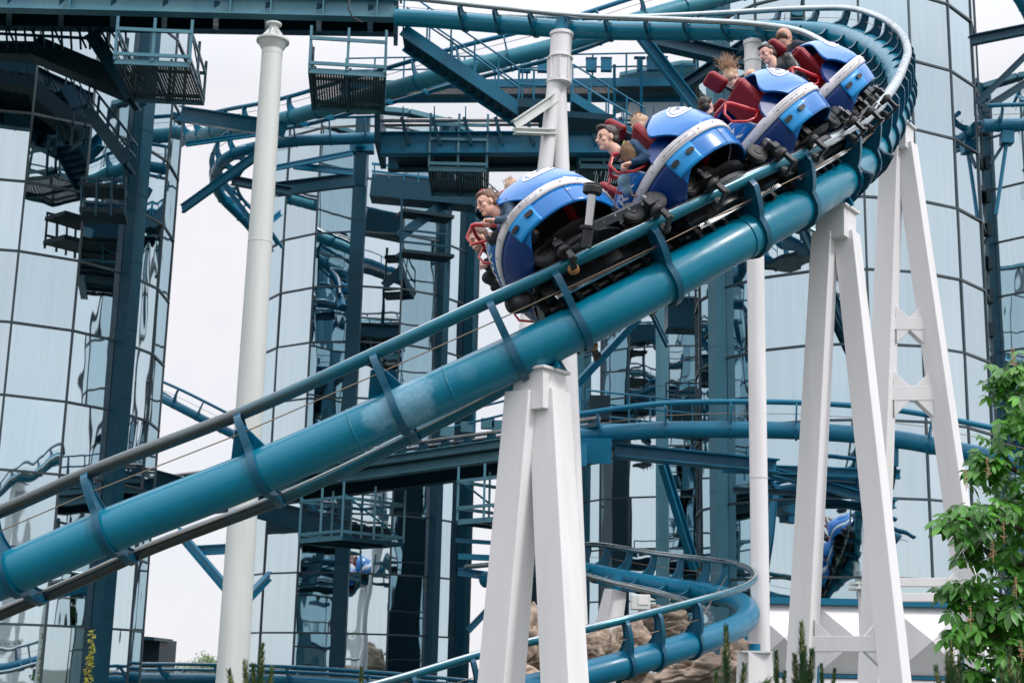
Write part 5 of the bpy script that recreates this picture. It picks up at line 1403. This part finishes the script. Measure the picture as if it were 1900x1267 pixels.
# second car: man leaning forward
J = pose(dict(head=(1126, 259), neck=(1150, 288, .0), chest=(1172, 292, .05), hip=(1206, 322, .12), shn=(1176, 272, -.06), eln=(1203, 293, -.12), han=(1171, 303, -.12),
              hpn=(1204, 324, .1), knn=(1158, 334, .06), ftn=(1190, 376, .5), shf=(1178, 312, .22), elf=(1160, 340, .2), haf=(1176, 351, .12), knf=(1166, 352, .1), ftf=(1196, 385, .6)), 12.27, B1)
r_ = person('smiling dark-haired man in navy and brown jacket and pale jeans, leaning forward', J, 'jk_navy', 'jeans', hair='hair_dark', hstyle='quiff', face=(-.93, -.42, -.12), up=(-.22, 0, 1), grp=GR, hs=1.0)
root, H, fw, sd, up = r_
c = Blob(); v = J['chest'] * .6 + J['shn'] * .4; c.ell(v + Vector((-.03, -.075, -.03)), Vector((.085, 0, .02)), Vector((0, .06, 0)), Vector((-.03, 0, .11))); c.bake('brown_panel', M['jk_brown'], root, vox=.01, sm=5, wr=.005)
m = MB(); q = v + Vector((-.10, -.09, -.02)); m.tube([q + Vector((.02, 0, .10)), q + Vector((.0, -.01, .03)), q + Vector((.02, -.015, -.04)), q + Vector((.06, -.01, -.1))], .005, 6); m.build('yellow_piping', M['zip'], root)
c = Blob(); c.chain([J['neck'] + Vector((.05, .02, .02)), J['neck'] + Vector((.0, -.055, -.01)), J['neck'] + Vector((-.04, -.03, -.07))], [.02, .02, .015]); c.bake('collar', M['jk_dark'], root, vox=.008, sm=3)
# first car: woman near, man far
J = pose(dict(head=(904, 379), neck=(926, 396), chest=(945, 398, .03), hip=(978, 432, .1), shn=(945, 380, -.06), eln=(950, 408, -.14), han=(918, 409, -.12),
              hpn=(976, 428, .12), knn=(914, 442, .04), ftn=(945, 478, .5)), 12.16, B0)
r_ = person('smiling woman with tied-back brown hair in a blue-grey jacket in the first car', J, 'jk_grey', 'tr_black', hair='hair_brown', hstyle='tied', face=(-.88, -.42, -.34), up=(-.45, 0, 1), grp=GR, hs=.97)
root, H, fw, sd, up = r_
c = Blob(); c.chain([H(-.07, -.05, -.05), H(-.12, 0, -.03), H(-.10, .06, -.06)], [.024, .03, .024]); c.bake('pink_hood', M['pink'], root, vox=.009, sm=3)
J = pose(dict(head=(888, 446), neck=(908, 462), chest=(926, 470, .03), hip=(960, 505, .1), shn=(925, 452, -.06), eln=(918, 475, -.12), han=(899, 462, -.16), shf=(935, 498, .2), elf=(915, 500, .1), haf=(903, 492, -.08),
              hpn=(955, 500, -.02), knn=(905, 490, -.06), ftn=(940, 520, .4), knf=(905, 515, .12), ftf=(942, 538, .4)), 12.95, B0)
person('man with short hair gripping the red bars, half hidden below the woman', J, 'jk_dark', 'tr_black', hair='hair_brown', hstyle='short', face=(-.80, -.50, -.45), up=(-.35, 0, 1), grp=GR, hs=1.0)
# last car: woman in leather jacket, child beside her
J = pose(dict(head=(1424, 102), neck=(1438, 124), chest=(1452, 126, .03), hip=(1484, 158, .1), shn=(1462, 110, -.06), eln=(1482, 135, -.12), han=(1455, 150, -.14), shf=(1440, 135, .3), elf=(1440, 148, .2), haf=(1444, 156, .0),
              hpn=(1482, 160, -.02), knn=(1452, 166, -.06), ftn=(1460, 205, .05)), 13.75, B3)
person('woman with dark hair tied up in a black leather jacket in the last car', J, 'jk_black', 'jeans_dark', skin='skin', hair='hair_dark', hstyle='bun', face=(-.84, -.44, -.32), up=(-.5, 0, 1), grp=GR, hs=.9, smile=False)
def bust(label, px, py, Y, hs, **kw):
    h = W(px, py, Y); face = Vector(kw.pop('face')); cx = kw.pop('dx', .08); J = dict(head=h, neck=h + Vector((cx * .6, .02, -.13 * hs)), chest=h + Vector((cx, .04, -.30 * hs)))
    J.update({k: W(*v) for k, v in kw.pop('arm', {}).items()})
    return person(label, J, kw.pop('jacket', 'jk_dark'), 'tr_black', body=False, face=face, hs=hs, grp=GR, **kw)
bust('blond child peering over the side of the last car below the leather jacket', 1400, 145, 14.4, .8, face=(-.1, -.85, -.5), up=(-.9, -.1, .6), hair='hair_blond', smile=False, jacket='jk_navy')
bust('bald man seen from behind in the back seat of the last car', 1456, 72, 14.7, .95, face=(.85, .45, -.2), up=(-.25, -.1, 1), hair='hair_brown', hstyle='bald', jacket='jk_dark', skin='skin2', dx=.06, arm=dict(shn=(1478, 86, 14.55), eln=(1498, 88, 14.5), han=(1510, 94, 14.5)), smile=False)
bust('blond head seen from behind above the shell of the second car', 1191, 236, 13.3, .93, face=(.7, .6, 0), up=(-.1, 0, 1), hair='hair_blond', smile=False)
bust('blond hair just showing over the shell of the first car', 955, 356, 13.3, .9, face=(.7, .6, 0), up=(-.1, 0, 1), hair='hair_blond', hstyle='short', smile=False, jacket='pink')
bust('dark-haired head below the red headrest of the third car', 1311, 200, 13.9, .85, face=(.7, .6, .1), up=(-.1, 0, 1), hair='hair_dark', smile=False)
bust('blond hair blown upward behind the headrest of the third car', 1358, 146, 14.3, .88, face=(.7, .55, -.1), up=(-.2, 0, 1), hair='hair_blond', hstyle='wild', smile=False)
# ---------------- plants ----------------
def leaf_mat(name, c1, c2, c3):
    m = bpy.data.materials.new(name); m.use_nodes = True
    t = m.node_tree; b = t.nodes['Principled BSDF']; o = t.nodes['Material Output']
    g = N(t, 'ShaderNodeNewGeometry')
    n = N(t, 'ShaderNodeTexNoise'); n.inputs['Scale'].default_value = 5; n.inputs['Detail'].default_value = 4
    t.links.new(g.outputs['Position'], n.inputs['Vector'])
    cr_ = N(t, 'ShaderNodeValToRGB'); t.links.new(n.outputs['Fac'], cr_.inputs[0])
    e = cr_.color_ramp.elements; e[0].position = .32; e[0].color = (*c1, 1); e[1].position = .7; e[1].color = (*c3, 1)
    k = e.new(.5); k.color = (*c2, 1)
    rp = N(t, 'ShaderNodeMix', data_type='RGBA', blend_type='MULTIPLY'); rp.inputs[0].default_value = 1
    mr = N(t, 'ShaderNodeMapRange'); mr.inputs['To Min'].default_value = .55; mr.inputs['To Max'].default_value = 1.35
    t.links.new(g.outputs['Random Per Island'], mr.inputs['Value'])
    cc = N(t, 'ShaderNodeCombineColor'); [t.links.new(mr.outputs[0], cc.inputs[i]) for i in range(3)]
    t.links.new(cr_.outputs[0], rp.inputs[6]); t.links.new(cc.outputs[0], rp.inputs[7])
    t.links.new(rp.outputs[2], b.inputs['Base Color']); b.inputs['Roughness'].default_value = .38
    tr = N(t, 'ShaderNodeBsdfTranslucent'); t.links.new(rp.outputs[2], tr.inputs[0])
    ms = N(t, 'ShaderNodeMixShader'); ms.inputs[0].default_value = .3
    t.links.new(b.outputs[0], ms.inputs[1]); t.links.new(tr.outputs[0], ms.inputs[2]); t.links.new(ms.outputs[0], o.inputs['Surface'])
    return m
M['leaf'] = leaf_mat('chestnut_leaf', (.03, .13, .015), (.06, .23, .025), (.13, .36, .04))
M['needle'] = leaf_mat('pine_needle', (.02, .07, .03), (.04, .11, .035), (.09, .16, .045))
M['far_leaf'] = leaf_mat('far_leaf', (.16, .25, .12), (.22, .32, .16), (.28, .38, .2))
M['vine_leaf'] = leaf_mat('vine_leaf', (.22, .24, .03), (.35, .33, .04), (.14, .22, .04))
M['bark'] = mat('bark', (.06, .04, .03), .9, dirt=(.12, .09, .07), dirt_scale=12, bump=.6, bump_scale=30)
M['candle'] = mat('pine_candle', (.20, .20, .07), .8, dirt=(.32, .26, .12), dirt_scale=90)
M['blossom'] = mat('chestnut_blossom', (.42, .24, .14), .7, dirt=(.7, .45, .3), dirt_scale=40)
lr = random.Random(11)
def leaflet(m, base, d, up, L_, w, droop):
    """pointed obovate leaflet folded along its midrib"""
    d = d.normalized(); s = d.cross(up).normalized(); up = s.cross(d)
    prof = ((0, .0), (.18, .22), (.42, .70), (.64, 1.0), (.84, .62), (1.0, 0))
    mid, lf, rt = [], [], []
    for t, ww in prof:
        c = base + d * (L_ * t) + Vector((0, 0, -1)) * (droop * L_ * t * t)
        mid.append(c); lf.append(c + s * w * ww + up * (.22 * w * ww)); rt.append(c - s * w * ww + up * (.22 * w * ww))
    b = len(m.v); m.v += mid + lf + rt; n = len(prof)
    for i in range(n - 1):
        m.f.append([b + i, b + i + 1, b + n + i + 1, b + n + i]); m.m.append(0); m.s.append(True)
        m.f.append([b + i + 1, b + i, b + 2 * n + i, b + 2 * n + i + 1]); m.m.append(0); m.s.append(True)
def palmate(m, c, size, ax=None):
    ax = ax or Vector((lr.uniform(-.5, .5), lr.uniform(-.9, .1), lr.uniform(.4, 1))).normalized()
    x = ax.cross(Vector((lr.uniform(-1, 1), lr.uniform(-1, 1), .1))).normalized(); y = ax.cross(x)
    k = lr.choice((5, 6, 7)); a0 = lr.uniform(0, 6.28)
    for i in range(k):
        a = a0 + (i - k / 2) * (5.0 / k); sz = size * (1 - .35 * abs(i - (k - 1) / 2) / k * 2) * lr.uniform(.85, 1.1)
        leaflet(m, c, x * math.cos(a) + y * math.sin(a) - ax * lr.uniform(-.1, .35), ax, sz, sz * .25, lr.uniform(.25, .6))
YT = 9.4
tb = W(1990, 1100, YT); tree = thing('chestnut_tree', 'leafy green chestnut tree reaching in from the right edge', 'tree', (tb.x, tb.y, 0))
m = MB(); m.tube([Vector((tb.x + .15, tb.y, 0)), Vector((tb.x + .1, tb.y, 1)), Vector((tb.x, tb.y, 2.2)), W(1975, 900, YT + .1), W(1950, 720, YT), W(1935, 600, YT)], [.13, .11, .09, .06, .035, .015], 12); m.build('trunk', M['bark'], tree)
br_ = [((1980, 1180), (1900, 1120), (1830, 1095), (1765, 1092)), ((1975, 1020), (1900, 985), (1830, 960), (1745, 965)), ((1970, 930), (1900, 880), (1850, 855), (1815, 870)),
       ((1985, 1250), (1900, 1200), (1830, 1175), (1765, 1175)), ((1955, 790), (1910, 740), (1885, 700), (1855, 690)), ((1985, 1290), (1910, 1262), (1850, 1250), (1805, 1250)),
       ((1975, 1060), (1900, 1050), (1850, 1030), (1790, 1000)), ((1980, 1150), (1920, 1160), (1860, 1130), (1820, 1140)), ((1960, 850), (1920, 820), (1895, 790), (1885, 780))]
cr = MB(); bm2 = MB()
for k, pts in enumerate(br_):
    dy = lr.uniform(-.3, .35)
    P = [W(x, y, YT + dy * i / 3) for i, (x, y) in enumerate(pts)]
    bm2.tube(P, [.035, .022, .014, .005], 8)
    for _ in range(70):
        t = lr.random() ** .75 * 3; i = min(int(t), 2); c = P[i].lerp(P[i + 1], t - i)
        sp = .17 * (1 - t / 3 * .72)
        c = c + Vector((lr.gauss(0, sp * .9), lr.gauss(0, sp * 1.5), lr.gauss(-.01, sp * .75)))
        palmate(cr, c, lr.uniform(.07, .118))
    for _ in range(5): palmate(cr, P[3] + Vector((lr.uniform(-.02, .06), lr.uniform(-.06, .06), lr.uniform(-.03, .03))), lr.uniform(.09, .13), Vector((-.25, -.4, .9)).normalized())
for _ in range(180):
    c = W(lr.uniform(1865, 1990), lr.uniform(860, 1290), YT + lr.uniform(-.3, .6)); palmate(cr, c, lr.uniform(.08, .12))
for _ in range(22):
    c = W(lr.uniform(1900, 1990), lr.uniform(640, 860), YT + lr.uniform(-.3, .6)); palmate(cr, c, lr.uniform(.08, .12))
bm2.build('branches', M['bark'], tree); cr.build('crown', M['leaf'], tree)
for px, py in ((1880, 665), (1832, 868), (1792, 892), (1862, 988), (1842, 1025), (1800, 1145), (1885, 1092), (1895, 1210)):
    c = W(px, py, YT - .35); m = MB()
    m.tube([c + Vector((0, 0, -.06)), c + Vector((.005, 0, .07))], .0025, 5)
    for i in range(16):
        a = lr.uniform(0, 6.28); z = lr.uniform(-.04, .07); rr_ = .024 * (1 - (z + .04) / .14)
        q = c + Vector((math.cos(a) * rr_, math.sin(a) * rr_, z)); m.tube([c + Vector((0, 0, z - .006)), q], .0018, 4); m.box(q, .006, .006, .005)
    m.build('blossom_stalk', M['blossom'], tree)
# dwarf pines along the bottom edge
def shoot(nm, wd, p, q, r, nl, n):
    d = (q - p); L_ = d.length; d.normalize(); x = d.cross(Vector((.3, 1, .1))).normalized(); y = d.cross(x)
    wd.tube([p, p.lerp(q, .6), q], [r, r * .8, r * .3], 6)
    for i in range(n):
        t = lr.random(); a = lr.uniform(0, 6.28); rad = x * math.cos(a) + y * math.sin(a)
        b = p + d * (L_ * t) + rad * r * .7
        tip = (t > .75)
        e = b + (rad * lr.uniform(.45, .8) + d * (lr.uniform(.55, .9) if not tip else 1.2)).normalized() * nl * lr.uniform(.6, 1.05) * (1 - .35 * t)
        s = rad.cross(d) * .0019
        nm.add([b - s, b + s, e + s * .3, e - s * .3], [(0, 1, 2, 3)])
def pine(label, Y, tips, sc=1.0):
    x0, y0 = tips[0]; top = W(x0, y0, Y)
    root = thing('dwarf_pine', label, 'pine', (top.x, top.y, 0), 'young pines along the bottom edge')
    nm, wd = MB(), MB(); cn = MB()
    wd.tube([Vector((top.x, top.y, 0)), top - Vector((0, 0, .3))], [.03, .012], 8)
    for i, (px, py) in enumerate(tips):
        q = W(px, py, Y + (0 if i == 0 else lr.uniform(-.08, .08)))
        base = top - Vector((0, 0, .42)) if i else top - Vector((0, 0, .36))
        if i: base = base + (q - base) * .15 - Vector((0, 0, .05)); base.z = min(base.z, q.z - .12)
        j = q + Vector(((base.x - q.x) * .25, 0, -.13 * sc))
        shoot(nm, wd, base, j, .010 * sc, .062 * sc, 480)
        cn = MB(); shoot(nm, cn, j, q, .010 * sc, .030 * sc, 260); cn.build('candle', M['candle'], root)
    for i in range(7):
        a = lr.uniform(0, 6.28); b = top - Vector((0, 0, lr.uniform(.38, .75))); q = b + Vector((math.cos(a) * .22, math.sin(a) * .22, .16))
        shoot(nm, wd, b, q, .009 * sc, .055 * sc, 320)
    wd.build('stem', M['bark'], root); nm.build('needles', M['needle'], root)
pine('bushy young pine in front of the foot of the tall white pole', 7.2, ((487, 1194), (455, 1226), (505, 1238), (424, 1242), (470, 1232)))
pine('single pine shoot poking up between the tall pole and big trestle', 7.4, ((671, 1238),), .8)
pine('young pine with one strong shoot right of the hairpin end', 6.6, ((1347, 1160), (1382, 1232), (1328, 1246)))
pine('young pine in front of the left leg of the right trestle', 6.8, ((1487, 1154), (1474, 1214), (1506, 1204), (1492, 1200)))
pine('thin pine shoots between the white box support and right trestle', 7.2, ((1440, 1208), (1456, 1246)), .8)
pine('two low pine tips below the right trestle brace', 7.3, ((1524, 1232), (1549, 1240)), .7)
pine('young pine in front of the furthest right trestle leg', 6.9, ((1764, 1188), (1736, 1236), (1781, 1214), (1757, 1210)))
pine('young pine mixed into the bottom of the chestnut leaves', 7.0, ((1872, 1206), (1890, 1234), (1858, 1240)))
# yellow creeper on the column of the left tower
c0 = W(168, 1200, 33.6)
vt = thing('climbing_plant', 'thin yellow creeper climbing the dark column of the left tower', 'creeper', (c0.x, c0.y, 0))
m = MB(); m.tube([Vector((c0.x - .1, c0.y, 0)), W(162, 1267, 33.6), W(166, 1230, 33.6), W(172, 1170, 33.6)], .012, 5); m.build('stem', M['bark'], vt)
m = MB()
for i in range(180):
    t = lr.random(); c = W(162 + 11 * t + lr.uniform(-6, 6) * (1.3 - t), 1290 - 122 * t, 33.5 + lr.uniform(-.1, .1))
    leaflet(m, c, Vector((lr.uniform(-1, 1), lr.uniform(-1, 0), lr.uniform(-.4, .6))), Vector((0, -.6, .8)), lr.uniform(.06, .11), .03, .3)
m.build('leaves', M['vine_leaf'], vt)
# small far trees and the conifer that the right tower mirrors
def round_tree(label, px, py, Y, R_, H_, n, mm='far_leaf', name='far_tree', seed=1, pos=None, conif=False):
    c = Vector(pos) if pos else W(px, py, Y)
    root = thing(name, label, 'tree', (c.x, c.y, 0))
    m = MB(); m.tube([Vector((c.x, c.y, 0)), Vector((c.x + .1, c.y, c.z * .5)), Vector((c.x, c.y, c.z))], [R_ * .12, R_ * .08, .03], 8); m.build('trunk', M['bark'], root)
    m = MB(); rr_ = random.Random(seed)
    cl = [(Vector((rr_.gauss(0, .45) * R_, rr_.gauss(0, .4) * R_, rr_.gauss(0, .35) * H_)), rr_.uniform(.25, .5) * R_) for _ in range(26)]
    for i in range(n):
        if conif:
            t = rr_.random() ** .7; z = c.z * (1 - t * .92); w_ = R_ * t * (.55 + .45 * abs(math.sin(t * 34))) * rr_.uniform(.5, 1); a = rr_.uniform(0, 6.28)
            p = Vector((c.x + math.cos(a) * w_, c.y + math.sin(a) * w_, z - .25 * w_))
        else:
            q, r_ = rr_.choice(cl); v = Vector((rr_.gauss(0, 1), rr_.gauss(0, 1), rr_.gauss(0, 1))).normalized()
            p = c + q + v * r_ * rr_.uniform(.5, 1)
        d = Vector((rr_.uniform(-1, 1), rr_.uniform(-1, 1), rr_.uniform(-.6, .6))).normalized(); e = d.cross(Vector((rr_.uniform(-1, 1), rr_.uniform(-1, 1), 1))).normalized()
        s = R_ * (.05 if not conif else .07) * rr_.uniform(.6, 1.3)
        m.add([p - d * s, p + e * s * .7, p + d * s, p - e * s * .7], [(0, 1, 2, 3)])
    m.build('crown', M[mm], root)
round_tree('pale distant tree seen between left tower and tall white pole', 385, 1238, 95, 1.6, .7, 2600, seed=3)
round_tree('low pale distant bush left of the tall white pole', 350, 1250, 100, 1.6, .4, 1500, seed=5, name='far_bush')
round_tree('dark conifer mirrored in the glass of the right tower', 0, 0, 0, 3.0, 3, 5200, mm='needle', name='conifer', seed=8, pos=(23, 5, 11.5), conif=True)
round_tree('rounded tree mirrored low in the glass towers', 0, 0, 0, 4.0, 2.2, 3000, mm='leaf', name='mirrored_tree', seed=9, pos=(-26, -14, 5.5))
# dark block added out of sight behind the big trestle to darken tower reflections
c = W(985, 900, 50)
core = thing('dark_reflection_block', 'added dark block for the towers to mirror, hidden behind the big white trestle', 'building', (c.x, c.y, 0))
zt_ = W(985, 720, 50).z
m = MB(); m.box((c.x, c.y, zt_ / 2), 1.7, 3.2, zt_); m.build('wall', M['navy'], core)
m = MB(); m.box((c.x, c.y, zt_ + .06), 1.9, 3.4, .12); m.build('roof', M['teal_dark'], core)
